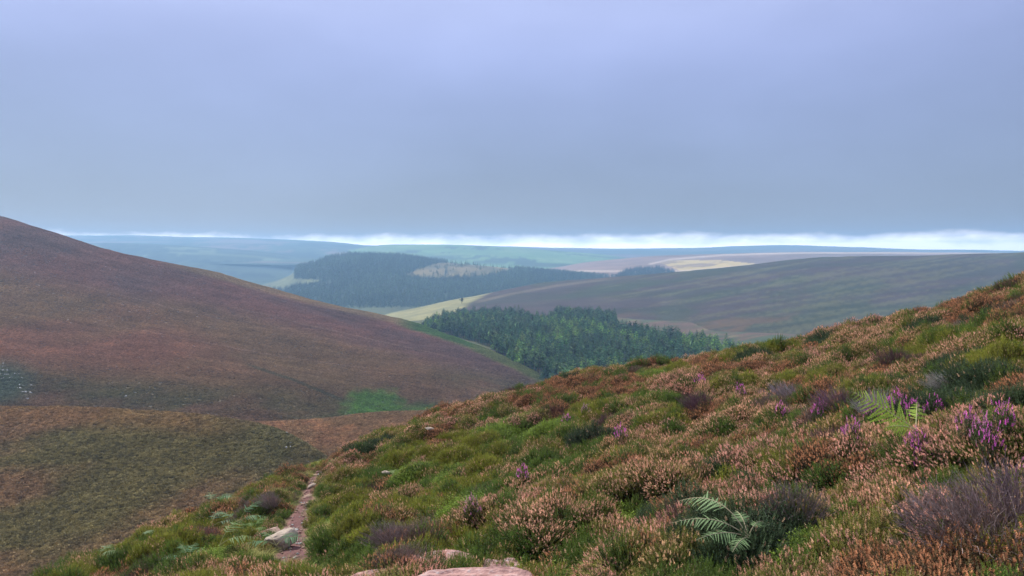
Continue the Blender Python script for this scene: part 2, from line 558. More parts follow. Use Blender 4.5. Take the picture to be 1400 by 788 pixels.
# --- forest hill beyond, and the farther ridges
F_us = [250, 330, 395, 410, 450, 480, 540, 600, 680, 760, 830, 900, 980]
F_cr = [(2600, 402), (2500, 396), (2500, 378), (2550, 366), (2600, 354), (2650, 349), (2650, 350), (2600, 358), (2550, 366), (2500, 374), (2450, 380), (2400, 386), (2400, 392)]
colsF = []
for u, cr in zip(F_us, F_cr):
    zc = float(zpix(cr[1], cr[0]))
    vm = 436 * .45 + cr[1] * .55
    colsF.append((u, [(1450, (0, -152)), (1620, (0, max(float(zpix(436, 1620)), -150))), (2050, vm), cr, (cr[0] * 1.1, (0, zc - 12)), (cr[0] * 1.4, (0, zc - 80))]))
HF = sheet(colsF, 220, 110, 3, .006, 91)
CUT = [(552, 377), (575, 367), (598, 360), (640, 358), (690, 363), (705, 369), (680, 374), (640, 379), (600, 381), (575, 380)]
FLD = [(325, 396), (345, 384), (388, 370), (403, 371), (402, 381), (445, 383), (420, 388), (396, 394), (350, 400)]

def col_F(x, y, z, u, v):
    n = fbm(x * .012, y * .012, 95)
    c = np.tile(C3(.022, .034, .02), (len(u), 1)) * (.7 + .6 * n)[:, None]
    c = np.where(inpoly(u, v, CUT)[:, None], lerp(C3(.155, .118, .050), C3(.085, .078, .038), sstep(.35, .65, n)), c)
    c = np.where(inpoly(u, v, FLD)[:, None], lerp(C3(.125, .135, .06), C3(.09, .10, .05), sstep(.35, .65, n)), c)
    return c

M_LANDF = land_mat('forest_floor', .02, .1, .5, .4, 1)
sheet_obj('forest_hill', HF, col_F, M_LANDF)

def far_ridge(name, us, crest, Y0, v0, Yc, zback, colf, nu=200, ns=60, noise=4, sc=.003, seed=3):
    cols = []
    for u, c in zip(us, crest):
        zc = float(zpix(c, Yc))
        ym = (Y0 * Yc) ** .5
        cols.append((u, [(Y0 * .85, (0, float(zpix(v0, Y0)) - 25)), (Y0, v0), (ym, v0 * .4 + c * .6), (Yc, c), (Yc * 1.08, (0, zc - 12)), (Yc * 1.3, (0, zback))]))
    G = sheet(cols, nu, ns, noise, sc, seed)
    sheet_obj(name, G, colf, M_LANDX)
    return G

M_LANDX = land_mat('far_land', .008, .04, .35, .3, 2)

def fields(c_list, su, sv, seed, hedge=.0):
    def f(x, y, z, u, v):
        a = fbm(x * su * 3, y * sv * 3, seed + 4)
        k = vnoise(x * su + 2 * a, y * sv, seed)
        c = np.tile(np.asarray(c_list[0], float), (len(u), 1))
        for i, cc in enumerate(c_list[1:], 1):
            c = np.where((k > i / len(c_list))[:, None], np.asarray(cc, float), c)
        return c * (.75 + .5 * a)[:, None]
    return f

# blue wooded country on the left
far_ridge('wooded_ridge', [-600, 0, 150, 260, 330, 400, 440, 480, 560], [338, 333, 333, 337, 342, 350, 356, 362, 372], 2700, 398, 4200, -120,
          fields([(.012, .026, .022), (.035, .055, .036), (.018, .032, .026), (.028, .045, .03), (.09, .12, .065)], .0035, .0045, 301), noise=8, seed=4)
far_ridge('wooded_ridge', [-900, -100, 130, 250, 350, 450, 520, 600], [323, 322, 322, 323.5, 326, 331, 338, 345], 4000, 352, 6200, -60,
          fields([(.018, .035, .028), (.04, .065, .04), (.12, .09, .075), (.03, .05, .034)], .0022, .0024, 311), noise=10, sc=.0012, seed=5)
# green farmland ridge in the middle
far_ridge('farmland_ridge', [400, 440, 480, 540, 620, 700, 760, 840, 920], [356, 347, 341, 334.5, 335, 338, 343, 350, 360], 3300, 378, 4800, -110,
          fields([(.035, .06, .03), (.09, .17, .055), (.12, .19, .07), (.07, .13, .05), (.04, .07, .035)], .0035, .0040, 321), noise=4, seed=6)
# brown plateau with a painted sunlit patch to the right
HPu = [700, 760, 800, 850, 900, 960, 1040, 1100, 1200, 1400]
def col_P(x, y, z, u, v):
    n = fbm(x * .004, y * .006, 331); n2 = fbm(x * .02, y * .012, 332); n3 = fbm(u * .02, (v + .1 * u) * .35, 333)
    c = lerp(C3(.15, .10, .075), C3(.20, .13, .10), sstep(.35, .65, n))
    sun_ = inpoly(u, v, [(900, 359), (916, 356), (985, 356), (1035, 361), (1060, 366), (945, 377), (925, 368)])  # sun falling on the moor, painted into the base colour as a golden patch
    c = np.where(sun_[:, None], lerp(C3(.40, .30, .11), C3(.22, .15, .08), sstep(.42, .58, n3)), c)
    tr = sstep(1.7, .7, np.abs(v - np.interp(u, [890, 915, 990, 1090], [361, 355, 349, 346]))) * sstep(885, 890, u)
    c = lerp(c, C3(.42, .34, .26), tr * .7)
    e = sstep(1.8, .6, np.abs(v - np.interp(u, [925, 960, 1040, 1100], [371, 369, 362, 356])))
    c = lerp(c, C3(.42, .33, .24), e * .7)
    return c
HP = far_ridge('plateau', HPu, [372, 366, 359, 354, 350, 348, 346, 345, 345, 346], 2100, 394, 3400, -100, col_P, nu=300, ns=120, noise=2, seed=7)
# the farthest hills
far_ridge('distant_ridge', [-800, 300, 480, 560, 640, 740, 850, 940, 1000, 1080, 1160, 1240, 1330, 1400, 1600, 2400],
          [331, 331, 335, 337, 336, 338, 339.5, 339, 337, 336, 338, 341, 341.5, 343, 341, 335], 4900, 351, 7600, -80,
          fields([(.04, .06, .04), (.07, .075, .05), (.12, .09, .08)], .0012, .0016, 341), noise=12, sc=.0015, seed=8)

# ------------------------------------------------------------------ the near hillside
NP = [(1400, 388, 18), (1300, 412, 20), (1200, 437, 22), (1100, 462, 24), (1000, 487, 26), (880, 505, 28), (770, 525, 29), (680, 548, 28),
      (600, 573, 26), (520, 595, 23), (450, 620, 20.5), (380, 655, 17.5), (300, 690, 14.5), (200, 735, 12.5), (70, 788, 10.5),
      (1300, 500, 9.5), (1350, 450, 13), (1150, 520, 12), (1150, 600, 7), (1300, 600, 5.5), (1300, 700, 3.8), (1150, 700, 4.1), (1400, 780, 2.7),
      (1000, 600, 9.5), (1000, 700, 5.0), (1000, 780, 3.6), (850, 560, 17), (850, 650, 8.5), (850, 740, 5.2), (700, 600, 16), (700, 680, 9),
      (700, 750, 5.8), (560, 620, 17.5), (560, 680, 11.5), (560, 740, 7.5), (470, 680, 13), (470, 740, 8.5), (300, 740, 10.5), (300, 785, 8.6), (180, 785, 9.4)]
NG = [(700, 785, 4.6), (620, 785, 5.0), (400, 725, 11.5), (400, 755, 9.5), (425, 665, 17)]        # bare ground
HEATHER = .32
ctl = []
for u, v, Y in NP:
    z = float(zpix(v, Y)); ctl.append((float(xpix(u, Y, z)), Y, z - HEATHER))
for u, v, Y in NG:
    z = float(zpix(v, Y)); ctl.append((float(xpix(u, Y, z)), Y, z - .03))
ctl += [(0, 0, -1.6), (2, 0, -1.15), (-2, 0, -2.15), (5, 0, -.4), (-5, 0, -3.3), (0, -6, -.7), (7, -5, .9), (-8, 2, -4.4), (-8, -6, -3.0), (16, 4, 1.6), (-14, 8, -7.5),
        (0, -14, .6), (16, -12, 4), (-16, -12, -4)]
for u, v, Y in NP[:15] + [(-60, 850, 9.5), (1550, 350, 17), (1750, 300, 16), (2000, 230, 15)]:
    z = float(zpix(v, Y)); tn = -z / Y
    if u < 0 or u > 1400:
        ctl.append((float(xpix(u, Y, z)), Y, z - HEATHER))
    for dY, ex in ((9, .14), (30, .22), (80, .30)):
        zz = z - dY * (tn + ex)
        ctl.append((float(xpix(u, Y, z)) * (Y + dY) / Y, Y + dY, zz - HEATHER))
ctl = np.array(ctl)

def _tps(r2):
    return np.where(r2 > 1e-12, .5 * r2 * np.log(np.maximum(r2, 1e-12)), 0)
_n = len(ctl)
_A = np.zeros((_n + 3, _n + 3))
_A[:_n, :_n] = _tps(((ctl[:, None, :2] - ctl[None, :, :2]) ** 2).sum(-1)) + np.eye(_n) * .35
_A[:_n, _n] = 1; _A[:_n, _n + 1:] = ctl[:, :2]; _A[_n, :_n] = 1; _A[_n + 1:, :_n] = ctl[:, :2].T
_W = np.linalg.solve(_A, np.concatenate([ctl[:, 2], [0, 0, 0]]))

PATH_UV = [(780, 4.0), (700, 4.4), (620, 5.0), (545, 5.9), (480, 7.0), (428, 8.3), (402, 9.5), (397, 11.0), (404, 12.6), (414, 14.5), (425, 16.8), (436, 19.0)]

def base_z(x, y):
    x = np.asarray(x, float); y = np.asarray(y, float)
    sh = x.shape
    x = x.ravel(); y = y.ravel()
    out = np.empty_like(x)
    for a in range(0, len(x), 20000):
        xx, yy = x[a:a + 20000], y[a:a + 20000]
        r2 = (xx[:, None] - ctl[None, :, 0]) ** 2 + (yy[:, None] - ctl[None, :, 1]) ** 2
        out[a:a + 20000] = _tps(r2) @ _W[:_n] + _W[_n] + _W[_n + 1] * xx + _W[_n + 2] * yy
    return out.reshape(sh)

PATH = []
for u, Y in PATH_UV:
    x = (u - 700) / F * Y
    for _ in range(4):
        x = float(xpix(u, Y, base_z(np.array([x]), np.array([Y]))[0]))
    PATH.append((x, Y))
PATH = [(.4, -6.0), (.25, -3), (.2, 0.0), (.3, 2.0)] + PATH + [(PATH[-1][0] - .2, PATH[-1][1] + 4), (PATH[-1][0] + .6, PATH[-1][1] + 12)]
PATH = np.array(PATH)
_s = np.linspace(0, len(PATH) - 1, 500)
PLINE = pchip(np.arange(len(PATH)), PATH, _s)

def path_dist(x, y):
    x = np.asarray(x, float).ravel(); y = np.asarray(y, float).ravel()
    best = np.full(len(x), 1e9)
    for a in range(0, len(PLINE), 2):
        best = np.minimum(best, (x - PLINE[a, 0]) ** 2 + (y - PLINE[a, 1]) ** 2)
    return np.sqrt(best)

def path_half(y):
    return np.interp(y, [0, 3.5, 5.2, 5.9, 9.1, 9.6, 11, 14, 20], [.75, .75, .6, -.35, -.35, .20, .19, .14, .09])

def worley(x, y, sc, s):
    """distance to the nearest bush centre and that centre"""
    x = np.asarray(x, float); y = np.asarray(y, float)
    X, Y_ = x * sc, y * sc
    i = np.floor(X).astype(np.int64); j = np.floor(Y_).astype(np.int64)
    bd = np.full(x.shape, 1e9); bx = np.zeros(x.shape); by = np.zeros(x.shape)
    for di in (-1, 0, 1):
        for dj in (-1, 0, 1):
            cx = i + di + hash2(i + di, j + dj, s); cy = j + dj + hash2(i + di, j + dj, s + 1)
            d_ = np.hypot(X - cx, Y_ - cy)
            m_ = d_ < bd
            bd = np.where(m_, d_, bd); bx = np.where(m_, cx, bx); by = np.where(m_, cy, by)
    return bd / sc, bx / sc, by / sc

BUSH = 1.25
def bush_dome(x, y):
    wx = x + .25 * (fbm(x * 2.2, y * 2.2, 431, 2) - .5); wy = y + .25 * (fbm(x * 2.2 + 9, y * 2.2, 432, 2) - .5)
    d_, cx, cy = worley(wx, wy, BUSH, 440)
    hgt = .26 + .34 * hash2(np.floor(cx * 97).astype(np.int64), np.floor(cy * 97).astype(np.int64), 5)
    return hgt * np.sqrt(np.clip(1 - (d_ * BUSH / .85) ** 2, 0, 1)), cx, cy

def near_z(x, y):
    x = np.asarray(x, float); y = np.asarray(y, float)
    z = base_z(x, y)
    pdist = path_dist(x, y).reshape(x.shape)
    k = sstep(0, .5, pdist - path_half(y))
    hum = (fbm(x * .22, y * .22, 402, 2) - .5) * .5 + bush_dome(x, y)[0] - .33
    return z + hum * (.15 + .85 * k) - .05 * (1 - k)

def col_near(x, y, z, u, v):
    n = fbm(x * 3, y * 3, 411)
    c = lerp(C3(.050, .036, .020), C3(.080, .058, .028), n)
    g = sstep(.5, .7, fbm(x * .8, y * .8, 412))
    c = lerp(c, C3(.07, .085, .022), g * .7)
    pd = path_dist(x, y) - path_half(y)
    c = lerp(c, C3(.10, .085, .035), sstep(.5, .1, pd) * .6)
    return lerp(c, C3(.19, .10, .085), sstep(.12, -.02, pd))

gx = np.concatenate([-np.geomspace(70, 12, 40)[:-1], np.linspace(-12, 20, 300), np.geomspace(20, 80, 40)[1:]])
gy = np.concatenate([np.linspace(-16, 1.5, 40), np.linspace(1.5, 34, 300)[1:], np.geomspace(34, 115, 50)[1:]])
GX, GY = np.meshgrid(gx, gy, indexing='ij')
GN_ = np.stack([GX, GY, near_z(GX, GY)], -1)
M_NEAR = land_mat('peaty_ground', 3, 25, .6, .8, .03)
sheet_obj('near_hillside', GN_, col_near, M_NEAR)

def ground_at(u, v, y0=1.2, y1=70):
    """the near-hillside point seen at a photograph pixel"""
    Y = np.geomspace(y0, y1, 900)
    kx, kz = ray(u, v)
    g = near_z(kx * Y, Y)
    hit = np.nonzero(kz * Y < g)[0]
    k = hit[0] if len(hit) else len(Y) - 1
    return Vector((kx * Y[k], Y[k], float(g[k])))

# footpath ribbon, laid just over the hillside
seg = PLINE[(PLINE[:, 1] < 26)]
tan = np.gradient(seg, axis=0); tan /= np.linalg.norm(tan, axis=1)[:, None]
nor = np.stack([-tan[:, 1], tan[:, 0]], 1)
q = np.linspace(-1, 1, 9)
hw = np.maximum(path_half(seg[:, 1]), .01) * (1 + .25 * (vnoise(np.arange(len(seg)) * .2, 0 * seg[:, 0], 5) - .5))
PX = seg[:, None, 0] + nor[:, None, 0] * q[None, :] * hw[:, None]
PY = seg[:, None, 1] + nor[:, None, 1] * q[None, :] * hw[:, None]
PZ = near_z(PX, PY) + .012 + .02 * (fbm(PX * 6, PY * 6, 55) - .5) - .02 * np.abs(q)[None, :] ** 3 - .06 * (path_half(seg[:, 1]) < 0)[:, None]
PG = np.stack([PX, PY, PZ], -1)
M_PATH = land_mat('red_gravel', 6, 40, .7, 1.0, .02)
sheet_obj('footpath', PG, lambda x, y, z, u, v: lerp(C3(.095, .045, .042), C3(.185, .10, .088), fbm(x * 2.5, y * 2.5, 56)), M_PATH)

# ------------------------------------------------------------------ scattering
def gn_tree(name, coll):
    t = bpy.data.node_groups.new(name, 'GeometryNodeTree')
    t.interface.new_socket('Geometry', in_out='INPUT', socket_type='NodeSocketGeometry')
    t.interface.new_socket('Geometry', in_out='OUTPUT', socket_type='NodeSocketGeometry')
    n, l = t.nodes, t.links
    gi, go = n.new('NodeGroupInput'), n.new('NodeGroupOutput')
    iop = n.new('GeometryNodeInstanceOnPoints')
    ci = n.new('GeometryNodeCollectionInfo')
    ci.inputs['Collection'].default_value = coll
    ci.inputs['Separate Children'].default_value = True
    ci.inputs['Reset Children'].default_value = True
    def na(nm, ty):
        a = n.new('GeometryNodeInputNamedAttribute')
        a.data_type = ty
        a.inputs['Name'].default_value = nm
        return a.outputs[0]
    e = n.new('FunctionNodeEulerToRotation')
    l.new(na('rot', 'FLOAT_VECTOR'), e.inputs[0])
    l.new(gi.outputs[0], iop.inputs['Points'])
    l.new(ci.outputs[0], iop.inputs['Instance'])
    iop.inputs['Pick Instance'].default_value = True
    l.new(na('idx', 'INT'), iop.inputs['Instance Index'])
    l.new(e.outputs[0], iop.inputs['Rotation'])
    l.new(na('scl', 'FLOAT_VECTOR'), iop.inputs['Scale'])
    l.new(iop.outputs[0], go.inputs[0])
    return t

def scatter(name, P, yaw, tilt, scl, idx, coll, cols, label=None, cat=None):
    n = len(P)
    me = bpy.data.meshes.new(name)
    me.vertices.add(n)
    me.vertices.foreach_set('co', np.asarray(P, np.float32).ravel())
    def add(nm, ty, key, a):
        at_ = me.attributes.new(nm, ty, 'POINT')
        at_.data.foreach_set(key, np.ascontiguousarray(a).ravel())
    rot = np.zeros((n, 3), np.float32)
    rot[:, 2] = yaw
    if np.ndim(tilt) == 2:                # tilt given as the up direction of each plant
        up = unit(tilt)
        mx = up[:, 0] * np.cos(yaw) + up[:, 1] * np.sin(yaw); my = -up[:, 0] * np.sin(yaw) + up[:, 1] * np.cos(yaw)
        rot[:, 0] = np.arcsin(np.clip(-my, -1, 1)); rot[:, 1] = np.arctan2(mx, up[:, 2])
    else:
        rot[:, 0] = tilt * np.cos(yaw * 7); rot[:, 1] = tilt * np.sin(yaw * 7)
    add('rot', 'FLOAT_VECTOR', 'vector', rot)
    add('scl', 'FLOAT_VECTOR', 'vector', np.asarray(scl, np.float32))
    add('idx', 'INT', 'value', np.asarray(idx, np.int32))
    for nm, c in cols.items():
        add(nm, 'FLOAT_COLOR', 'color', np.hstack([c, np.ones((n, 1))]).astype(np.float32))
    o = link(name, me)
    o['kind'] = 'stuff'
    m = o.modifiers.new('scatter', 'NODES')
    m.node_group = gn_tree(name, coll)
    if label:
        o['label'] = label
    if cat:
        o['category'] = cat
    return o

def source_coll(name, meshes):
    c = bpy.data.collections.new(name)
    for k, me in enumerate(meshes):
        o = bpy.data.objects.new('%s_source_%02d' % (name, k), me)
        c.objects.link(o)
    return c

# ---- sprig geometry: leaflets as small pointed faces round a stem
class Tri:
    def __init__(self):
        self.V = []; self.Fc = []; self.M = []; self.A = []; self.n = 0
    def quads(self, a, b, c, d_, mat, rnd):
        """four (n,3) corner arrays"""
        n = len(a)
        if n == 0:
            return
        self.V.append(np.stack([a, b, c, d_], 1).reshape(-1, 3))
        self.Fc.append(np.arange(n * 4).reshape(n, 4) + self.n)
        self.M.append(np.full(n, mat)); self.A.append(np.repeat(rnd, 4))
        self.n += n * 4
    def mesh(self, name, mats):
        return mesh_np(name, np.concatenate(self.V), np.concatenate(self.Fc), mats, np.concatenate(self.M), {'rnd': np.concatenate(self.A)})

def unit(a):
    return a / np.maximum(np.linalg.norm(a, axis=-1, keepdims=True), 1e-9)

def frame_of(d_):
    r = np.where(np.abs(d_[:, 2:3]) < .9, np.array([[0, 0, 1.]]), np.array([[1., 0, 0]]))
    a = unit(np.cross(d_, r))
    return a, np.cross(d_, a)

def spikes(T, rng, p, d_, Ln, nl, ll, lw, spread, mat, rnd, taper=.6):
    """nl leaflets round each of n axes"""
    n = len(p)
    a, b = frame_of(d_)
    t = (np.arange(nl)[None, :] + rng.random((n, nl))) / nl
    ang = np.arange(nl)[None, :] * 2.4 + rng.random((n, 1)) * 6.28 + rng.normal(0, .3, (n, nl))
    rad = a[:, None] * np.cos(ang)[..., None] + b[:, None] * np.sin(ang)[..., None]
    base = p[:, None] + d_[:, None] * (t * Ln[:, None])[..., None]
    k = (1 - taper * t)[..., None] * rng.uniform(.7, 1.25, (n, nl, 1))
    out = unit(d_[:, None] * 1.0 + rad * spread)
    side = unit(np.cross(out, rad + 1e-4 * d_[:, None]))
    tip = base + out * ll * k
    mid = base + out * ll * .45 * k
    A = base.reshape(-1, 3); Cc = tip.reshape(-1, 3)
    Bv = (mid + side * lw * .5 * k).reshape(-1, 3); Dv = (mid - side * lw * .5 * k).reshape(-1, 3)
    T.quads(A, Bv, Cc, Dv, mat, np.clip((rnd[:, None] + rng.normal(0, .18, (n, nl))).ravel(), 0, 1))

def stems(T, rng, p0, p1, wd, rnd, mat=0, bend=.0):
    m = (p0 + p1) / 2 + rng.normal(0, bend, p0.shape)
    dv = unit(p1 - p0)
    a, b = frame_of(dv)
    for s_ in (a, b):
        T.quads(p0 - s_ * wd, p0 + s_ * wd, m + s_ * wd * .7, m - s_ * wd * .7, mat, rnd)
        T.quads(m - s_ * wd * .7, m + s_ * wd * .7, p1 + s_ * wd * .3, p1 - s_ * wd * .3, mat, rnd)

def heather_mesh(name, seed, ns=175, Rd=.26, H=.25, flower=.7, leafy=1.0, lean=0.0, fl_len=.042, split=False):
    """a heather bush: stems fanned from the root into a dome, leafy sprigs, flower spikes at the tips"""
    rng = np.random.default_rng(seed)
    r = np.sqrt(rng.random(ns)); th = rng.random(ns) * 6.283
    lump = .8 + .4 * vnoise(np.cos(th) * 2 + 5, np.sin(th) * 2 + seed, seed)
    tip = np.stack([np.cos(th) * r * Rd * lump + lean, np.sin(th) * r * Rd * lump, H * (1 - .55 * r ** 2) * rng.uniform(.72, 1.12, ns)], 1)
    root = np.stack([np.cos(th) * r * Rd * .35, np.sin(th) * r * Rd * .35, np.full(ns, -.06)], 1)
    d_ = unit(unit(tip - root) + np.array([0, 0, .42]) + rng.normal(0, .24, (ns, 3)))
    rnd = rng.random(ns)
    T = Tri(); TF = Tri() if split else T; TS = Tri() if split else T
    stems(TS, rng, root, tip - d_ * .02, np.full((ns, 1), .0022), rnd, 0, .012)
    fl = rng.random(ns) < flower
    # leafy lower half of each stem
    ax = tip - root
    ln = np.linalg.norm(ax, axis=1)
    k = np.nonzero(rng.random(ns) < leafy)[0]
    lo = root[k] + ax[k] * .45
    spikes(T, rng, lo, unit(ax[k]), ln[k] * .5, 15, .019, .0085, 1.3, 1, rnd[k] * .8, .1)
    # side sprigs
    m = int(ns * .9 * leafy)
    if m:
        kk = rng.integers(0, ns, m)
        sp = root[kk] + ax[kk] * rng.uniform(.5, .9, (m, 1))
        sd_ = unit(unit(ax[kk]) + rng.normal(0, .6, (m, 3)) + np.array([0, 0, .4]))
        spikes(T, rng, sp, sd_, rng.uniform(.03, .07, m), 11, .017, .008, 1.1, 1, rnd[kk], .3)
    nf = np.nonzero(~fl & (rng.random(ns) < leafy))[0]
    spikes(T, rng, tip[nf] - d_[nf] * .03, d_[nf], rng.uniform(.04, .075, len(nf)), 16, .016, .0075, .9, 1, .25 + .75 * rnd[nf], .5)
    f = np.nonzero(fl)[0]
    if len(f):
        spikes(TF, rng, tip[f] - d_[f] * .03, d_[f], rng.uniform(.6, 1.25, len(f)) * fl_len, 18, .0130, .0090, 1.4, 2, rnd[f], .45)
    mats = [M_STEM, M_LEAF, M_FLOW]
    if split:
        return T.mesh(name, mats), TF.mesh(name + '_flowers', mats), TS.mesh(name + '_stems', mats)
    return T.mesh(name, mats)

def twig_mesh(name, seed, ns=110, Rd=.34, H=.36, lean=.18, flat=.5):
    """a bare, dead heather bush: forked grey twigs leaning one way"""
    rng = np.random.default_rng(seed)
    T = Tri()
    r = np.sqrt(rng.random(ns)); th = rng.random(ns) * 6.283
    root = np.stack([np.cos(th) * r * Rd * .35, np.sin(th) * r * Rd * .35, np.full(ns, -.05)], 1)
    tip = np.stack([np.cos(th) * r * Rd + lean, np.sin(th) * r * Rd, H * (1 - flat * r ** 2) * rng.uniform(.6, 1.1, ns)], 1)
    rnd = rng.random(ns)
    stems(T, rng, root, tip, np.full((ns, 1), .0034), rnd, 0, .02)
    for q_ in range(4):
        f = rng.uniform(.4, .9, (ns, 1))
        st = root + (tip - root) * f
        en = st + unit(unit(tip - root) + rng.normal(0, .45, (ns, 3)) + np.array([0, 0, .2])) * rng.uniform(.05, .15, (ns, 1))
        stems(T, rng, st, en, np.full((ns, 1), .0018), np.clip(rnd + rng.normal(0, .2, ns), 0, 1), 0, .006)
    return T.mesh(name, [M_STEM, M_LEAF, M_FLOW])

def grass_mesh(name, seed, ns=110, Rd=.10, H=.30, arch=.22):
    rng = np.random.default_rng(seed)
    T = Tri()
    th = rng.random(ns) * 6.283; r = np.sqrt(rng.random(ns)) * Rd
    root = np.stack([np.cos(th) * r, np.sin(th) * r, np.full(ns, -.03)], 1)
    h = H * rng.uniform(.5, 1.15, ns)
    o = np.stack([np.cos(th), np.sin(th), 0 * th], 1) + rng.normal(0, .35, (ns, 3)) * [1, 1, 0]
    side = unit(np.cross(o, [0, 0, 1.]))
    rnd = rng.random(ns)
    prev = root; pw = .004
    for t in (.4, .75, 1.0):
        cur = root + o * (arch * t ** 2 * rng.uniform(.85, 1.15))  + np.stack([0 * h, 0 * h, h * (t - .28 * t ** 3)], 1)
        wd = .004 * (1 - t) + .0006
        T.quads(prev - side * pw, prev + side * pw, cur + side * wd, cur - side * wd, 1, rnd)
        prev, pw = cur, wd
    return T.mesh(name, [M_STEM, M_LEAF, M_FLOW])

def leafy_mesh(name, seed, ns=130, Rd=.24, H=.22):
    """bilberry: small flat oval leaves on short stems"""
    rng = np.random.default_rng(seed)
    T = Tri()
    r = np.sqrt(rng.random(ns)); th = rng.random(ns) * 6.283
    root = np.stack([np.cos(th) * r * Rd * .5, np.sin(th) * r * Rd * .5, np.full(ns, -.04)], 1)
    tip = np.stack([np.cos(th) * r * Rd, np.sin(th) * r * Rd, H * (1 - .5 * r ** 2) * rng.uniform(.6, 1.15, ns)], 1)
    rnd = rng.random(ns)
    stems(T, rng, root, tip, np.full((ns, 1), .002), rnd, 0, .01)
    ax = tip - root
    spikes(T, rng, root + ax * .35, unit(ax), np.linalg.norm(ax, axis=1) * .7, 16, .026, .015, 1.6, 1, rnd, .3)
    return T.mesh(name, [M_STEM, M_LEAF, M_FLOW])

HM = [heather_mesh('heather_flowering', 500 + k, flower=.78, H=.30 + .025 * (k % 3), Rd=.23 + .02 * k) for k in range(4)]
HM += [heather_mesh('heather_leafy', 520 + k, flower=.05, H=.29 + .02 * k, Rd=.25) for k in range(3)]
HM += [twig_mesh('heather_bare', 540 + k, lean=.12 * (k - .5)) for k in range(2)]
HM += [grass_mesh('grass_tuft', 550 + k) for k in range(2)]
HM += [leafy_mesh('bilberry', 560 + k) for k in range(2)]
HM += [heather_mesh('heather_mixed', 570 + k, flower=.40, H=.30, Rd=.25) for k in range(2)]
CARPET = source_coll('carpet', HM)
FLOWERING, LEAFY, BARE, GRASS, BILB, MIXED = (0, 4), (4, 7), (7, 9), (9, 11), (11, 13), (13, 15)

def sil_near(u):
    return np.interp(u, [-100, 70, 200, 300, 380, 450, 520, 600, 680, 770, 880, 1000, 1100, 1200, 1300, 1400, 1700], [850, 788, 735, 690, 655, 620, 595, 573, 548, 525, 505, 487, 462, 437, 412, 388, 310])

# places where the photograph shows one kind of growth: (u, v, radius u, radius v, kind)
SPOTS = [(1100, 540, 60, 24, 'bare'), (1160, 560, 45, 18, 'bare'), (1225, 492, 20, 20, 'purple'), (960, 555, 26, 14, 'purple'), (830, 578, 34, 18, 'purple'),
         (1365, 748, 52, 42, 'bare'), (1090, 715, 40, 26, 'bare'), (940, 690, 40, 18, 'purple'), (1150, 610, 30, 14, 'purple'), (545, 742, 26, 20, 'bare'), (505, 632, 22, 14, 'purple'),
         (370, 690, 40, 16, 'bare'), (1350, 520, 55, 28, 'dark'), (1200, 770, 55, 26, 'bright'), (1030, 645, 22, 16, 'dark'), (1290, 470, 45, 20, 'green'),
         (1380, 480, 50, 24, 'green'), (640, 620, 50, 20, 'green'), (800, 560, 40, 16, 'green'), (470, 745, 38, 30, 'dkgreen'), (600, 705, 60, 30, 'green'), (760, 740, 60, 26, 'dkgreen'),
         (1100, 640, 40, 26, 'green'), (1060, 470, 30, 10, 'green'), (820, 525, 110, 16, 'rust'), (760, 545, 60, 14, 'rust'), (1000, 500, 50, 12, 'rust'), (400, 640, 50, 16, 'rust'), (260, 710, 40, 14, 'green'),
         (1230, 690, 60, 30, 'tan'), (1120, 665, 60, 22, 'pink'), (1290, 660, 45, 22, 'pink'), (960, 650, 60, 22, 'pink'), (740, 690, 44, 26, 'tan'), (850, 690, 34, 22, 'pink'),
         (1130, 750, 45, 30, 'pink'), (880, 760, 40, 26, 'pink'), (700, 640, 60, 18, 'tan'), (1000, 540, 50, 16, 'tan'), (1180, 460, 60, 14, 'tan'), (1330, 420, 50, 14, 'rust'), (330, 735, 30, 14, 'green'), (160, 775, 40, 10, 'rust'), (240, 755, 40, 12, 'tan'), (420, 780, 60, 14, 'tan'), (320, 780, 50, 12, 'tan'),
         (900, 620, 50, 16, 'tan'), (870, 585, 50, 14, 'tan'), (1320, 560, 50, 12, 'pink'), (1270, 545, 50, 14, 'dark')]

LANDMARKS = [(384, 752, 'the pale boulder on the path'), (288, 738, 'the blue green bracken'), (570, 785, 'the long pink granite slab'), (665, 785, 'the cracked pink grey slab'),
             (745, 785, 'the rounded pink slab'), (1235, 650, 'the yellow green fern frond'), (1000, 745, 'the pale silvery green bracken'), (1350, 760, 'the big grey bare heather bush'),
             (1088, 725, 'the dark combed twig bush'), (1205, 575, 'the silvery dead twigs'), (1345, 638, 'the loose patch of purple bells'), (848, 612, 'the bright magenta bells mid slope'),
             (527, 664, 'the small white stone'), (545, 752, 'the thin bare stems above the slab'), (960, 562, 'the rounded purple bare bush'), (714, 668, 'the single pink bell heather mid slope'),
             (645, 730, 'the leaning pink bell heather'), (1056, 682, 'the small pink bell heather'), (1068, 585, 'the magenta bells below the dead bushes'), (535, 668, 'the yellow green fern by the stone')]
LOOK = {'tan': 'tan tipped heather bush', 'pink': 'pink tipped heather bush', 'rust': 'rusty brown heather bush', 'mixed': 'half faded green heather bush', 'green': 'olive green heather bush',
        'dkgreen': 'dark green heather bush', 'bright': 'bright green bilberry bush', 'dark': 'very dark green heather bush'}

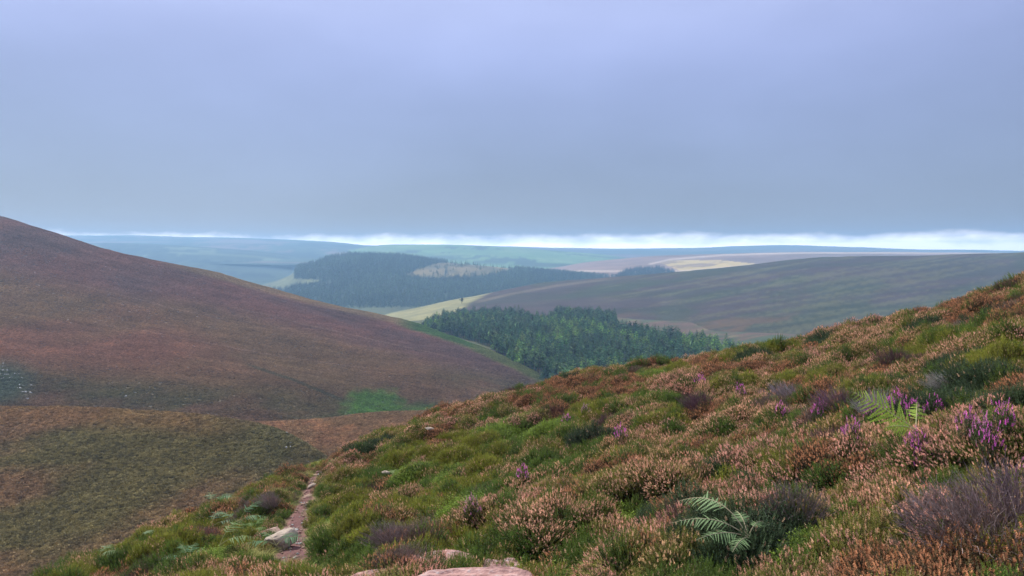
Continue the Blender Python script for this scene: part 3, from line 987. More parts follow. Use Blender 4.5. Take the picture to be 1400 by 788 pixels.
def single_bushes(x, y, z, cx, cy, kind, idx, yaw, nrm, scl, leaf, flow, stem, pd):
    """bushes of the foreground that can be pointed at beside a landmark become things of their own"""
    own = np.zeros(len(x), bool)
    key = np.round(cx * 50).astype(np.int64) * 100003 + np.round(cy * 50).astype(np.int64)
    lm = [(n_, ground_at(a, b)) for a, b, n_ in LANDMARKS]
    lmu = {n_: pix(p.x, p.y, p.z + .2) for n_, p in lm}
    rows = {}
    for k_ in np.unique(key[(y < 19)]):
        m_ = np.nonzero(key == k_)[0]
        if len(m_) < 5 or pd[m_].min() < .02:
            continue
        ks, ct = np.unique(kind[m_].astype(str), return_counts=True)
        kd = ks[ct.argmax()]
        if kd not in LOOK or ct.max() < .55 * len(m_):
            continue
        X, Y_, Z_ = cx[m_[0]], cy[m_[0]], float(np.median(z[m_]))
        u, v = pix(X, Y_, Z_ + .2)
        if not (15 < u < 1385 and v < 775):
            continue
        dist, nm, p = min(((math.hypot(X - p.x, Y_ - p.y), nm, p) for nm, p in lm), key=lambda t: t[0])
        if dist > 2.3:
            continue
        du, dv = u - lmu[nm][0], v - lmu[nm][1]
        rel = ('right of' if du > 0 else 'left of') if abs(du) > 1.1 * abs(dv) else ('just in front of' if dv > 0 else 'just behind')
        rows.setdefault((kd, rel, nm), []).append((dist, m_, X, Y_, Z_))
    nb = 0
    for (kd, rel, nm), cand in rows.items():
        dist, m_, X, Y_, Z_ = min(cand, key=lambda t: t[0])
        t = empty('bilberry_bush' if kd == 'bright' else 'heather_bush', (X, Y_, Z_))
        tag(t, '%s %s %s' % (LOOK[kd], rel, nm), 'bush')
        for i in m_:
            c = link('branch', HM[idx[i]], t, (x[i] - X, y[i] - Y_, z[i] - Z_))
            up = unit(nrm[i]); cy_, sy_ = math.cos(yaw[i]), math.sin(yaw[i])
            mx, my = up[0] * cy_ + up[1] * sy_, -up[0] * sy_ + up[1] * cy_
            c.rotation_euler = (math.asin(max(-1, min(1, -my))), math.atan2(mx, up[2]), yaw[i])
            c.scale = [float(q_) for q_ in scl[i]]
            for nm_, a_ in (('leafcol', leaf), ('flowcol', flow), ('stemcol', stem)):
                c[nm_] = [float(q_) for q_ in a_[i]]
            own[i] = True
        nb += 1
    print('single bushes', nb, int(own.sum()))
    return own

def carpet():
    rng = np.random.default_rng(77)
    n = 118000
    x = rng.uniform(-14, 24, n); y = rng.uniform(.4, 36, n)
    # thin with distance less than area would give, thicker near
    z0 = base_z(x, y)
    u, v = pix(x, y, z0)
    keep = (u > -150) & (u < 1650) & (v < 980) & (v > sil_near(u) - 30)
    keep &= (y < 33)
    pd = path_dist(x, y) - path_half(y)
    keep &= pd > .08 + .10 * rng.random(n)
    keep &= np.hypot(x, y) > 1.75
    keep &= rng.random(n) < np.interp(y, [0, 10, 20, 36], [1, 1, .85, .6])
    dens = fbm(x * 1.1, y * 1.1, 601)
    keep &= (dens > .28) | (rng.random(n) < .4)
    x, y = x[keep], y[keep]
    dm = bush_dome(x, y)[0]
    k2 = (dm > .09) | (rng.random(len(x)) < .38)
    x, y = x[k2], y[k2]
    z = near_z(x, y); n = len(x)
    u, v = pix(x, y, z + .2)
    pd = path_dist(x, y) - path_half(y)
    # kinds of growth: soft patches a metre or two across
    dome, cx, cy = bush_dome(x, y)
    hx = lambda q_: hash2(np.floor(cx * 97).astype(np.int64), np.floor(cy * 97).astype(np.int64), q_)
    a = fbm(cx * .5, cy * .5, 611, 3) * .6 + .4 * (.2 + .6 * hx(21)); b = fbm(cx * .4 + 40, cy * .4, 612, 3) * .6 + .4 * hx(22); c = fbm(cx * .7 - 9, cy * .7, 613, 3) * .62 + .38 * hx(23)
    u, v = pix(cx, cy, z + .2)
    grad = .085 * sstep(650, 1150, u) + .07 * sstep(640, 520, v) - .02 - .10 * sstep(590, 720, v) * sstep(900, 600, u) * sstep(330, 430, u)
    fl = a + grad + rng.normal(0, .035, n) - .05 * (dome < .10)
    kind = np.full(n, 'mixed', dtype=object)
    kind[fl > .545] = 'tan'
    kind[(fl > .545) & (b > .54)] = 'pink'
    kind[(fl > .545) & (b < .42)] = 'rust'
    kind[fl < .46] = 'green'
    kind[(fl < .46) & (b > .57)] = 'dkgreen'
    kind[(fl < .52) & (c > .64)] = 'bright'
    kind[(c < .27) & (b > .5)] = 'bare'
    kind[(c < .27) & (b < .5)] = 'purple'
    kind[(c < .36) & (b > .62)] = 'dark'
    for su, sv_, ru, rv, kd in SPOTS:
        dd = np.hypot((u - su) / ru, (v - sv_) / rv)
        kind[dd + .30 * (hx(31) - .5) + rng.normal(0, .10, n) < (.95 if kd in ('bare', 'purple', 'dark', 'bright', 'dkgreen') else .8)] = kd
    for kd in ('bare', 'purple'):
        kind[(kind == kd) & ((rng.random(n) < .30) | (hx(33) < .22))] = 'rust'
        kind[(kind == kd) & (rng.random(n) < .2)] = 'dkgreen'
    kind[(pd < .55) & (rng.random(n) < .65)] = 'grass'
    kind[rng.random(n) < .02] = 'grass'
    kind[(kind == 'green') & (rng.random(n) < .16)] = 'mixed'
    kind[(kind == 'pink') & (rng.random(n) < .22)] = 'mixed'
    kind[(kind == 'tan') & (rng.random(n) < .2)] = 'mixed'
    kind[rng.random(n) < .09] = 'dkgreen'
    idx = np.zeros(n, int); leaf = np.zeros((n, 3)); flow = np.zeros((n, 3)); stem = np.tile(C3(.12, .085, .07), (n, 1))
    sc = np.ones(n)
    spec = {  # kind: (variants, leaf colours, flower colours, stem, size)
        'tan': (FLOWERING, (.105, .130, .018), (.115, .105, .028), (.58, .315, .20), (.50, .265, .175), (.13, .09, .07), 1.0),
        'pink': (FLOWERING, (.085, .110, .020), (.10, .090, .032), (.60, .31, .23), (.53, .25, .18), (.13, .09, .08), 1.0),
        'rust': (FLOWERING, (.10, .075, .028), (.085, .055, .03), (.34, .145, .07), (.42, .19, .085), (.10, .06, .05), .95),
        'mixed': (MIXED, (.135, .130, .020), (.115, .118, .022), (.50, .31, .15), (.46, .27, .17), (.12, .09, .07), 1.0),
        'green': (LEAFY, (.140, .152, .014), (.165, .165, .020), (.36, .24, .11), (.36, .24, .11), (.12, .09, .06), 1.0),
        'dkgreen': (LEAFY, (.058, .098, .013), (.080, .120, .016), (.36, .24, .13), (.36, .24, .13), (.08, .07, .05), 1.1),
        'bright': (BILB, (.105, .165, .013), (.135, .19, .018), (.3, .2, .1), (.3, .2, .1), (.09, .10, .04), 1.15),
        'dark': (LEAFY, (.030, .052, .022), (.04, .062, .022), (.3, .2, .12), (.3, .2, .12), (.06, .05, .04), 1.15),
        'bare': (BARE, (.08, .08, .04), (.08, .08, .04), (.3, .2, .15), (.3, .2, .15), (.27, .20, .165), .95),
        'purple': (BARE, (.08, .06, .05), (.08, .06, .05), (.3, .2, .15), (.3, .2, .15), (.19, .11, .095), .9),
        'grass': (GRASS, (.16, .20, .035), (.26, .24, .06), (.3, .2, .1), (.3, .2, .1), (.1, .1, .05), .95)}
    for kd, (vr, l0, l1, f0, f1, st, size) in spec.items():
        m = kind == kd
        k = int(m.sum())
        if not k:
            continue
        idx[m] = rng.integers(vr[0], vr[1], k)
        t = rng.random(k)
        leaf[m] = lerp(C3(*l0), C3(*l1), t); flow[m] = lerp(C3(*f0), C3(*f1), rng.random(k)); stem[m] = C3(*st)
        sc[m] = size
    leaf *= rng.uniform(.85, 1.45, (n, 1)); flow *= rng.uniform(.88, 1.32, (n, 1)); stem *= rng.uniform(.7, 1.35, (n, 1))
    sc *= rng.uniform(.5, .95, n) * np.interp(y, [2, 4, 20], [.85, .95, 1.15]) * np.interp(pd, [.2, .8], [.72, 1])
    scl = np.stack([sc * rng.uniform(.9, 1.15, n), sc * rng.uniform(.9, 1.15, n), sc * rng.uniform(.8, 1.2, n)], 1)
    e_ = .06
    gx_ = (near_z(x + e_, y) - near_z(x - e_, y)) / (2 * e_); gy_ = (near_z(x, y + e_) - near_z(x, y - e_)) / (2 * e_)
    nrm = np.stack([-gx_ * .5 + rng.normal(0, .12, n), -gy_ * .5 + rng.normal(0, .12, n), np.ones(n)], 1)
    own = single_bushes(x, y, z - .03, cx, cy, kind, idx, rng.random(n) * 6.283, nrm, scl, leaf, flow, stem, pd)
    r_ = ~own
    x, y, z, nrm, scl, idx, leaf, flow, stem, n = x[r_], y[r_], z[r_], nrm[r_], scl[r_], idx[r_], leaf[r_], flow[r_], stem[r_], int(r_.sum())
    o = scatter('heather_carpet', np.stack([x, y, z - .03], 1), rng.random(n) * 6.283, nrm, scl, idx, CARPET,
                {'leafcol': leaf, 'flowcol': flow, 'stemcol': stem})
    print('carpet', n)
    return o
tag(carpet(), 'heather and grass growing thick over the near hillside', 'heather')

# ---- heather tussocks on the hills farther off
def tuft_mesh(name, seed, nb=44):
    rng = np.random.default_rng(seed)
    T = Tri()
    th = rng.random(nb) * 6.283; r = np.sqrt(rng.random(nb)) * .5
    p = np.stack([np.cos(th) * r, np.sin(th) * r, .30 * (1 - 2.4 * r ** 2) * rng.uniform(.5, 1.2, nb)], 1)
    d_ = unit(np.stack([np.cos(th) * r * 1.6, np.sin(th) * r * 1.6, np.full(nb, .6)], 1) + rng.normal(0, .3, (nb, 3)))
    a, b = frame_of(d_)
    s_ = rng.uniform(.06, .13, (nb, 1))
    T.quads(p - d_ * s_ * 1.4, p + a * s_, p + d_ * s_ * 1.4, p - a * s_, 1, rng.random(nb))
    T.quads(p - d_ * s_ * 1.2, p + b * s_, p + d_ * s_ * 1.3, p - b * s_, 1, rng.random(nb))
    return T.mesh(name, [M_STEM, M_TUFT])

TUFTS = source_coll('tuft', [tuft_mesh('tuft', 700 + k) for k in range(5)])

def tufts(name, G, n, colf, wf, size, seed, label, var=.2):
    rng = np.random.default_rng(seed)
    P = sample_sheet(G, n, wf, rng)
    u, v = pix(P[:, 0], P[:, 1], P[:, 2])
    c = colf(P[:, 0], P[:, 1], P[:, 2], u, v) * rng.uniform(1 - var, 1 + var, (n, 1)) * np.array([1.1, 1.08, 1.0])
    s_ = size * rng.uniform(.82, 1.12, n)
    scl = np.stack([s_, s_, s_ * rng.uniform(.8, 1.1, n)], 1)
    o = scatter(name, P, rng.random(n) * 6.283, rng.normal(0, .15, n), scl, rng.integers(0, 5, n), TUFTS, {'leafcol': np.clip(c, .005, .9)})
    return tag(o, label, 'heather')

inview = lambda x, y, z, u, v: ((u > -120) & (u < 1500)).astype(float)
tufts('heather_cover', HA, 90000, col_A, lambda x, y, z, u, v: ((u > -120) & (u < 620) & (y > 84)).astype(float) * np.interp(y, [80, 200], [1.3, .8]), 1.15, 801, 'olive and brown heather tussocks covering the low rounded spur', .42)
tufts('heather_cover', HB, 45000, col_B, lambda x, y, z, u, v: ((u > 300) & (u < 720) & (y < 262) & (y > 185)).astype(float), 1.2, 802, 'brown heather tussocks covering the small spur below the green patch', .4)
tufts('heather_cover', HC, 340000, col_C, lambda x, y, z, u, v: ((u > -80) & (u < 800) & (y < 780) & (y > 230)).astype(float) * np.interp(y, [240, 500, 800], [1.3, 1.0, 1.0]), 1.4, 803, 'purple brown heather covering the big rounded hill', .27)

# ------------------------------------------------------------------ trees
def conifer(name, seed, H=17.0, Rb=3.0, base=.12, whorls=13, per=8, droop=.25, open_=0.0, needles=3):
    """crown and trunk of a spruce-like tree: whorls of drooping sprays round a tapered stem"""
    rng = np.random.default_rng(seed)
    T = Tri()
    for k in range(whorls):
        t = base + (1 - base) * (k + rng.random() * .5) / whorls
        rr = Rb * ((1 - t) / (1 - base)) ** .8 * rng.uniform(.8, 1.15) + .25
        m = max(4, int(per * (.5 + .6 * (1 - t))))
        th = np.arange(m) * 6.283 / m + rng.random() * 6 + rng.normal(0, .25, m)
        if open_:
            th = th[rng.random(m) > open_]
        m = len(th)
        z = H * t + rng.normal(0, .25, m)
        le = rr * rng.uniform(.65, 1.2, m)
        o = np.stack([np.cos(th), np.sin(th), -droop + .5 * t * np.ones(m)], 1)
        sd_ = np.stack([-np.sin(th), np.cos(th), 0 * th], 1)
        p = np.stack([0 * th, 0 * th, z], 1)
        rnd = rng.random(m)
        for q_ in range(needles):
            f0, f1 = q_ / needles * .9, (q_ + 1.4) / needles
            wd = (le * .30 * (1 - .35 * q_ / needles))[:, None] * rng.uniform(.7, 1.2, (m, 1))
            a = p + o * (le * f0)[:, None]; c = p + o * (le * f1)[:, None] + rng.normal(0, .12, (m, 3))
            md = (a + c) / 2
            up = np.array([0, 0, 1.]) * wd * .45
            T.quads(a, md + sd_ * wd - up, c, md - sd_ * wd - up, 1, np.clip(rnd + rng.normal(0, .25, m), 0, 1))
            T.quads(a, md + up * 1.6, c, md - up * 1.9, 1, np.clip(rnd + rng.normal(0, .25, m), 0, 1))
    crown = T.mesh(name + '_crown', [M_BARK, M_NEED])
    T2 = Tri()
    k = 6
    zz = [0, .45, 1]
    for (za, zb, ra, rb) in ((-.5, H * .4, .24, .17), (H * .4, H * .97, .17, .03)):
        an = np.arange(k) * 6.283 / k; an2 = an + 6.283 / k
        f = lambda aa, r_, z_: np.stack([np.cos(aa) * r_, np.sin(aa) * r_, np.full(k, z_)], 1)
        T2.quads(f(an, ra, za), f(an2, ra, za), f(an2, rb, zb), f(an, rb, zb), 0, np.full(k, .5))
    return crown, T2.mesh(name + '_trunk', [M_BARK, M_NEED])

def joined(name, crown, trunk):
    V = []; Fc = []; M = []; A = []; n = 0
    for me in (crown, trunk):
        v = np.empty(len(me.vertices) * 3, np.float32); me.vertices.foreach_get('co', v)
        f = np.empty(len(me.loops), np.int32); me.loops.foreach_get('vertex_index', f)
        mi = np.empty(len(me.polygons), np.int32); me.polygons.foreach_get('material_index', mi)
        a = np.empty(len(me.vertices), np.float32); me.attributes['rnd'].data.foreach_get('value', a)
        V.append(v.reshape(-1, 3)); Fc.append(f.reshape(-1, 4) + n); M.append(mi); A.append(a); n += len(me.vertices)
    return mesh_np(name, np.concatenate(V), np.concatenate(Fc), [M_BARK, M_NEED], np.concatenate(M), {'rnd': np.concatenate(A)})

SPRUCE = [conifer('spruce', 900 + k, H=16 + 1.2 * (k % 3), Rb=3.3 + .3 * k, base=.12 + .06 * (k % 2), whorls=12, per=9) for k in range(4)]
PINE = [conifer('pine', 920 + k, H=16 + k, Rb=4.2, base=.40, whorls=9, per=10, droop=-.25, open_=.12) for k in range(2)]
LARCH = [conifer('larch', 930 + k, H=15.5 + k, Rb=4.4, base=.14, whorls=12, per=9, droop=0.0, open_=.12) for k in range(2)]
ALLT = SPRUCE + PINE + LARCH
TREES = source_coll('woodland_tree', [joined('woodland_tree', *t) for t in ALLT])
FARM = [conifer('far_conifer', 950 + k, H=14 + k, Rb=2.8, base=.05, whorls=7, per=6, needles=1) for k in range(3)]
FARTREES = source_coll('far_tree', [joined('far_tree', *t) for t in FARM])

FOREST = [(572, 456), (586, 446), (604, 441), (640, 436), (700, 438), (745, 446), (800, 452), (850, 458), (900, 466), (960, 474), (1015, 490), (1030, 515), (960, 560), (850, 580), (790, 560), (762, 532), (728, 511), (692, 491), (657, 471), (620, 461)]
GROVE = [(748, 440), (770, 436), (815, 438), (848, 445), (840, 450), (790, 451), (752, 447)]

def floor_z(x, y):
    """height of whatever land lies on top at (x, y) in the valley"""
    return _interp_sheets(x, y)

_vfp = VF.reshape(-1, 3)
def _interp_sheets(x, y):
    out = np.full(len(x), -1e9)
    for G in (VF, HC, HD):
        nu, ns = G.shape[:2]
        # columns fan out nearly straight from the eye: find the column by x/y, then walk along it
        ratio = G[:, ns // 2, 0] / G[:, ns // 2, 1]
        r = x / y
        ci = np.interp(r, ratio, np.arange(nu), left=-1, right=-1)
        for k in range(len(x)):
            if ci[k] < 0:
                continue
            i = int(min(ci[k], nu - 2)); f = ci[k] - i
            yy = G[i, :, 1] * (1 - f) + G[i + 1, :, 1] * f
            if y[k] < yy[0] or y[k] > yy[-1]:
                continue
            zz = G[i, :, 2] * (1 - f) + G[i + 1, :, 2] * f
            out[k] = max(out[k], np.interp(y[k], yy, zz))
    return out

def forest():
    rng = np.random.default_rng(1000)
    sx = 5.4
    X, Yv = np.meshgrid(np.arange(-160, 260, sx), np.arange(380, 1080, sx), indexing='ij')
    x = (X + rng.uniform(-.42, .42, X.shape) * sx).ravel(); y = (Yv + rng.uniform(-.42, .42, X.shape) * sx).ravel()
    u, v = pix(x, y, np.full(len(x), ZF))
    k = inpoly(u, v, FOREST) | inpoly(u, v, GROVE)
    x, y = x[k], y[k]
    z = floor_z(x, y)
    u, v = pix(x, y, z)
    k = (inpoly(u, v, FOREST) | inpoly(u, v, GROVE)) & (z < -60)
    x, y, z, u, v = x[k], y[k], z[k], u[k], v[k]
    top = pix(x, y, z + 18)[1]
    k = top < sil_near(u) + 4
    x, y, z, u, v = x[k], y[k], z[k], u[k], v[k]
    n = len(x)
    a = fbm(x * .016, y * .012, 1001, 3) + rng.normal(0, .06, n)
    light = sstep(.50, .62, a + .16 * np.exp(-((u - 830) / 100) ** 2 - ((v - 515) / 26) ** 2) + .08 * sstep(870, 950, u) * sstep(465, 490, v) - .06)
    light = light * (rng.random(n) < .75)
    light[inpoly(u, v, GROVE)] = 0
    edge_ = np.array([not inpoly(np.array([uu - 9]), np.array([vv + 9]), FOREST)[0] for uu, vv in zip(u, v)]) & (v > 452)
    kind = np.where(light > .5, 2, 0)
    kind = np.where((kind == 0) & ((edge_ & (rng.random(n) < .6)) | (rng.random(n) < .32)), 1, kind)
    idx = np.where(kind == 0, rng.integers(0, 4, n), np.where(kind == 1, rng.integers(4, 6, n), rng.integers(6, 8, n)))
    leaf = np.where((kind == 2)[:, None], lerp(C3(.15, .26, .050), C3(.22, .33, .06), rng.random(n)), lerp(C3(.045, .115, .045), C3(.085, .170, .055), rng.random(n)))
    leaf = np.where((kind == 1)[:, None], lerp(C3(.07, .14, .05), C3(.12, .185, .06), rng.random(n)), leaf)
    leaf *= rng.uniform(.6, 1.45, (n, 1)) * (1 + rng.normal(0, .08, (n, 3)))
    leaf = np.clip(leaf, .005, .8)
    scl = rng.uniform(.58, 1.16, n) * np.interp(y, [500, 900], [.92, 1.05])
    yaw = rng.random(n) * 6.283
    # the 300 that show largest stand alone; the rest are the wood behind them
    own = np.argsort(y / scl)[:300]
    mask = np.zeros(n, bool); mask[own] = True
    LAB = ['dark green spruce standing in the valley plantation', 'tall pine with a bare pale lower trunk standing in the valley plantation', 'light green larch standing among darker plantation trees']
    NAM = ['spruce_tree', 'pine_tree', 'larch_tree']
    GRP = ['dark spruces of the valley plantation', 'bare trunked pines of the valley plantation', 'light green larches of the valley plantation']
    for k in own:
        cm, tm = ALLT[idx[k]]
        t = empty(NAM[kind[k]], (x[k], y[k], z[k]))
        t.rotation_euler = (0, 0, yaw[k])
        t.scale = (scl[k],) * 3
        tag(t, LAB[kind[k]], 'tree', GRP[kind[k]])
        c = link('crown', cm, t); c['leafcol'] = [float(q_) for q_ in leaf[k]]
        b = link('trunk', tm, t); b['stemcol'] = (.24, .19, .15) if kind[k] == 1 else (.12, .10, .085)
    r = ~mask
    o = scatter('plantation', np.stack([x, y, z], 1)[r], yaw[r], np.zeros(r.sum()), np.repeat(scl[r][:, None], 3, 1), idx[r], TREES,
                {'leafcol': leaf[r], 'stemcol': np.where((kind == 1)[:, None], C3(.24, .19, .15), C3(.12, .10, .085))[r]})
    tag(o, 'mass of conifers of the plantation filling the valley floor', 'forest')
    print('forest', n)
forest()

def far_forest(name, G, n, wf, label, seed, col0=(.036, .075, .042), col1=(.10, .16, .065), sc=1.0):
    rng = np.random.default_rng(seed)
    P = sample_sheet(G, n, wf, rng)
    st = sstep(.38, .62, fbm(P[:, 0] * .006, P[:, 1] * .004, seed, 3))
    leaf = lerp(C3(*col0), C3(*col1), np.clip(.55 * st + .6 * rng.random(n), 0, 1)) * rng.uniform(.6, 1.4, (n, 1))
    s_ = rng.uniform(.5, 1.2, n) * sc
    o = scatter(name, P - [0, 0, .3], rng.random(n) * 6.283, np.zeros(n), np.stack([s_ * 1.15, s_ * 1.15, s_], 1), rng.integers(0, 3, n), FARTREES,
                {'leafcol': leaf, 'stemcol': np.tile(C3(.10, .08, .07), (n, 1))})
    return tag(o, label, 'forest')

def w_F(x, y, z, u, v):
    cr = np.interp(u, F_us, [c[1] for c in F_cr])
    ok = (u > 300) & (u < 900) & (v > cr - 1) & ~inpoly(u, v, FLD)
    gap = np.abs(v - np.interp(u, [380, 470, 560], [392, 385, 398])) < .9
    return np.where(inpoly(u, v, CUT), .07, 1.0) * ok * ~(gap & (u < 470)) * (y < 2700)
far_forest('woodland', HF, 24000, w_F, 'bluish conifer forest clothing the rounded hill across the valley', 1100)
PLT = [(838, 383), (848, 374), (866, 368), (900, 366), (922, 372), (936, 381), (936, 386), (838, 388)]
far_forest('woodland', HP, 1500, lambda x, y, z, u, v: inpoly(u, v, PLT).astype(float), 'small square conifer plantation beside the painted sunlit patch on the plateau', 1101, (.03, .055, .04), (.045, .075, .05), 1.0)

# lone tree in the pasture and scrub by the plantation corner
def single_tree(u, Y, kind, size, leafcol, label, cat='tree', name='tree', group=None):
    x = (u - 700) / F * Y
    for _ in range(3):
        z = float(floor_z(np.array([x]), np.array([Y]))[0]); x = float(xpix(u, Y, z))
    cm, tm = kind
    t = empty(name, (x, Y, z)); t.scale = (size,) * 3
    tag(t, label, cat, group)
    c = link('crown', cm, t); c['leafcol'] = leafcol
    b = link('trunk', tm, t); b['stemcol'] = (.1, .08, .06)
    return t
def broadleaf(name, seed, H=6.0, Rr=2.6, nb=260):
    rng = np.random.default_rng(seed)
    T = Tri()
    cl_ = rng.normal(0, .5, (9, 3)) * [Rr * .8, Rr * .8, H * .18] + [0, 0, H * .62]
    p = cl_[rng.integers(0, 9, nb)] + rng.normal(0, .32, (nb, 3)) * Rr * .6
    d_ = unit(rng.normal(0, 1, (nb, 3)))
    a, b = frame_of(d_)
    s_ = rng.uniform(.25, .5, (nb, 1))
    T.quads(p - a * s_, p - b * s_ * .7, p + a * s_, p + b * s_ * .7, 1, rng.random(nb))
    cr = T.mesh(name + '_crown', [M_BARK, M_NEED])
    T2 = Tri(); k = 6; an = np.arange(k) * 6.283 / k; an2 = an + 6.283 / k
    f = lambda aa, r_, z_: np.stack([np.cos(aa) * r_, np.sin(aa) * r_, np.full(k, z_)], 1)
    T2.quads(f(an, .2, -.3), f(an2, .2, -.3), f(an2, .09, H * .6), f(an, .09, H * .6), 0, np.full(k, .5))
    return cr, T2.mesh(name + '_trunk', [M_BARK, M_NEED])
BROAD = [broadleaf('broadleaf', 1200 + k) for k in range(3)]
single_tree(631, 1180, BROAD[0], 1.5, (.035, .05, .02), 'lone dark tree standing in the pale pasture beyond the plantation')
rs = random.Random(4)
for k in range(16):
    u = 538 + k * 3.6 + rs.uniform(-2, 2)
    single_tree(u, rs.uniform(830, 900), BROAD[k % 3], rs.uniform(.55, .95), (.05 + .02 * rs.random(), .08 + .02 * rs.random(), .03),
                'small green scrub tree between the pasture and the heather hill', 'tree', 'scrub_tree', 'scrub trees at the pasture foot')

# ------------------------------------------------------------------ rocks
def rock_mesh(name, seed, mat, dims=(1, 1, 1), cuts=9, sub=4, rough=.05, bed=0, flat=0):
    rng = np.random.default_rng(seed)
    bm = bmesh.new()
    bmesh.ops.create_icosphere(bm, subdivisions=sub, radius=1)
    P = np.array([v.co[:] for v in bm.verts])
    for k in range(cuts):
        d_ = unit(rng.normal(0, 1, 3)); lim = rng.uniform(.5, .8)
        ex = np.maximum(P @ d_ - lim, 0)
        P = P - ex[:, None] * d_[None] * .93
    if flat:                                # a bedding plane splits the top off flat
        ex = np.maximum(P[:, 2] - flat, 0)
        P[:, 2] -= ex * .95
    P += unit(P) * ((fbm(P[:, 0] * 2.1 + seed, P[:, 1] * 2.1 + P[:, 2] * 1.7, seed, 4) - .5) * rough * 4)[:, None]
    if bed:
        P[:, 2] += .26 * np.abs(((P[:, 0] * .35 + P[:, 1] * 1.0 + .2 * vnoise(P[:, 0] * 2, P[:, 1] * 2, seed)) * bed) % 1 - .5)
    P *= np.array(dims) * .5
    for v, c in zip(bm.verts, P):
        v.co = c
    me = bpy.data.meshes.new(name)
    bm.to_mesh(me); bm.free()
    me.materials.append(mat)
    me.polygons.foreach_set('use_smooth', np.full(len(me.polygons), False))
    return me

def rock(name, u, v, dims, mat, label, seed, rot=(0, 0, 0), sink=.3, cat='rock', group=None, bed=0, rough=.05, up=0.0):
    p = ground_at(u, v)
    o = link(name, rock_mesh(name, seed, mat, dims, rough=rough, bed=bed, flat=.38 if bed else 0), None, p + Vector((0, 0, dims[2] * (.5 - sink) + up)))
    o.rotation_euler = rot
    return tag(o, label, cat, group)

rock('boulder', 384, 752, (.52, .36, .42), M_PALE, 'pale grey boulder with a sloping face lying beside the red path', 1, (.1, -.35, .5), .2)
rock('rock', 374, 735, (.34, .25, .20), M_TAN, 'tan block of stone on the path edge above the pale boulder', 2, (0, .1, .3), .15)
rock('rock', 362, 728, (.42, .22, .16), M_TAN, 'flat tan stone behind the tan block at the path edge', 3, (.05, -.1, .1), .2)
rock('rock', 426, 668, (.30, .14, .14), M_PALE, 'pale stone where the path tops the rise', 5, (0, -.2, 1.0), .3)
rock('rock', 420, 680, (.22, .14, .10), M_TAN, 'small tan stone lying on the path below the pale stone at its top', 6, (0, 0, .8), .3)
rock('rock', 587, 606, (.26, .16, .10), M_PALE, 'white flat stone showing through heather high on the near slope', 7, (0, .1, .2), .05, up=.28)
rock('rock', 527, 666, (.2, .14, .12), M_PALE, 'small white stone beside a yellow green fern', 8, (0, 0, .2), .05, up=.22)
# bedrock slabs of the path in front
for k, (u, v, dm, rz, lab, mt) in enumerate([
        (570, 790, (1.15, .62, .30), .25, 'long pink granite slab across the path beside dark green heather', M_GRANITE),
        (665, 792, (.80, .54, .30), -.2, 'cracked pink grey slab beside the long granite slab', M_GRANITE),
        (712, 768, (.26, .26, .20), .4, 'brown stone at the foot of the heather bank behind the slabs', M_TAN),
        (745, 796, (.55, .42, .26), .1, 'rounded pink slab in dry grass beside the path', M_GRANITE),
        (640, 815, (.9, .5, .28), .0, 'low pink slab in front of the cracked slab', M_GRANITE),
        (515, 802, (.55, .4, .26), .5, 'low pink slab at the tip of the long granite slab', M_GRANITE)]):
    rock('slab', u, v, dm, mt, lab, 20 + k, (.05, -.06, rz), .36, 'rock', None, bed=3.0, rough=.035)

# loose stones on the path
PEB = [rock_mesh('stone', 40 + k, (M_GRANITE, M_TAN, M_SCREE, M_GRANITE)[k], (1, .8, .5), sub=2) for k in range(4)]
def path_stones():
    rng = np.random.default_rng(5)
    n = 900
    i = rng.integers(0, len(seg), n)
    off = rng.uniform(-.95, .95, n) * hw[i]
    x = seg[i, 0] + nor[i, 0] * off; y = seg[i, 1] + nor[i, 1] * off
    k = (y > 2.5) & (path_half(y) > .05)
    x, y = x[k], y[k]; n = len(x)
    s_ = rng.uniform(.02, .075, n) * (1 + (rng.random(n) < .08))
    o = scatter('gravel', np.stack([x, y, near_z(x, y) + .02], 1), rng.random(n) * 6.28, np.zeros(n), np.repeat(s_[:, None], 3, 1), rng.integers(0, 4, n),
                source_coll('path_stone', PEB), {})
    tag(o, 'loose red stones strewn along the worn footpath', 'gravel')
path_stones()

# scree: separate stones on the hill and on the spur
SCR = [rock_mesh('scree_stone', 60 + k, M_SCREE, (1, .8, .65), sub=2) for k in range(4)]
def scree(G, pts, size, label, group, seed):
    rng = np.random.default_rng(seed)
    Pf = G.reshape(-1, 3)
    pu, pv = pix(Pf[:, 0], Pf[:, 1], Pf[:, 2])
    for (u, v) in pts:
        k = int(np.argmin((pu - u) ** 2 + (pv - v) ** 2))
        p = Pf[k]
        x_, z_ = ray(u, v)
        o = link('scree_stone', SCR[rng.integers(0, 4)], None, (x_ * p[1], p[1], p[2] + .12))
        s_ = size * rng.uniform(.6, 1.6)
        o.scale = (s_, s_, s_)
        o.rotation_euler = rng.uniform(-.3, .3, 3) + [0, 0, rng.random() * 6]
        tag(o, label, 'rock', group)
rs = np.random.default_rng(9)
pts = [(2 + 38 * t + rs.normal(0, 4), 503 + 36 * t + rs.normal(0, 4)) for t in rs.random(60) ** 1.3]
scree(HC, [p for p in pts if p[0] > -4], 1.15, 'grey white scree stone strewn on the flank of the big heather hill', 'scree stones on the big heather hill', 1)
pts = [(372 + 45 * t + rs.normal(0, 9), 588 + 42 * t + rs.normal(0, 8)) for t in rs.random(44)]
scree(HA, pts, .62, 'grey scree stone in the dark gully end of the low spur', 'scree stones on the low spur', 2)
scree(HC, [(172, 541)], 2.0, 'pair of pale stones lying alone on the big heather hill, larger one', None, 3)
scree(HC, [(185, 538)], 1.3, 'pale stone lying alone on the big heather hill, smaller of a pair', None, 4)
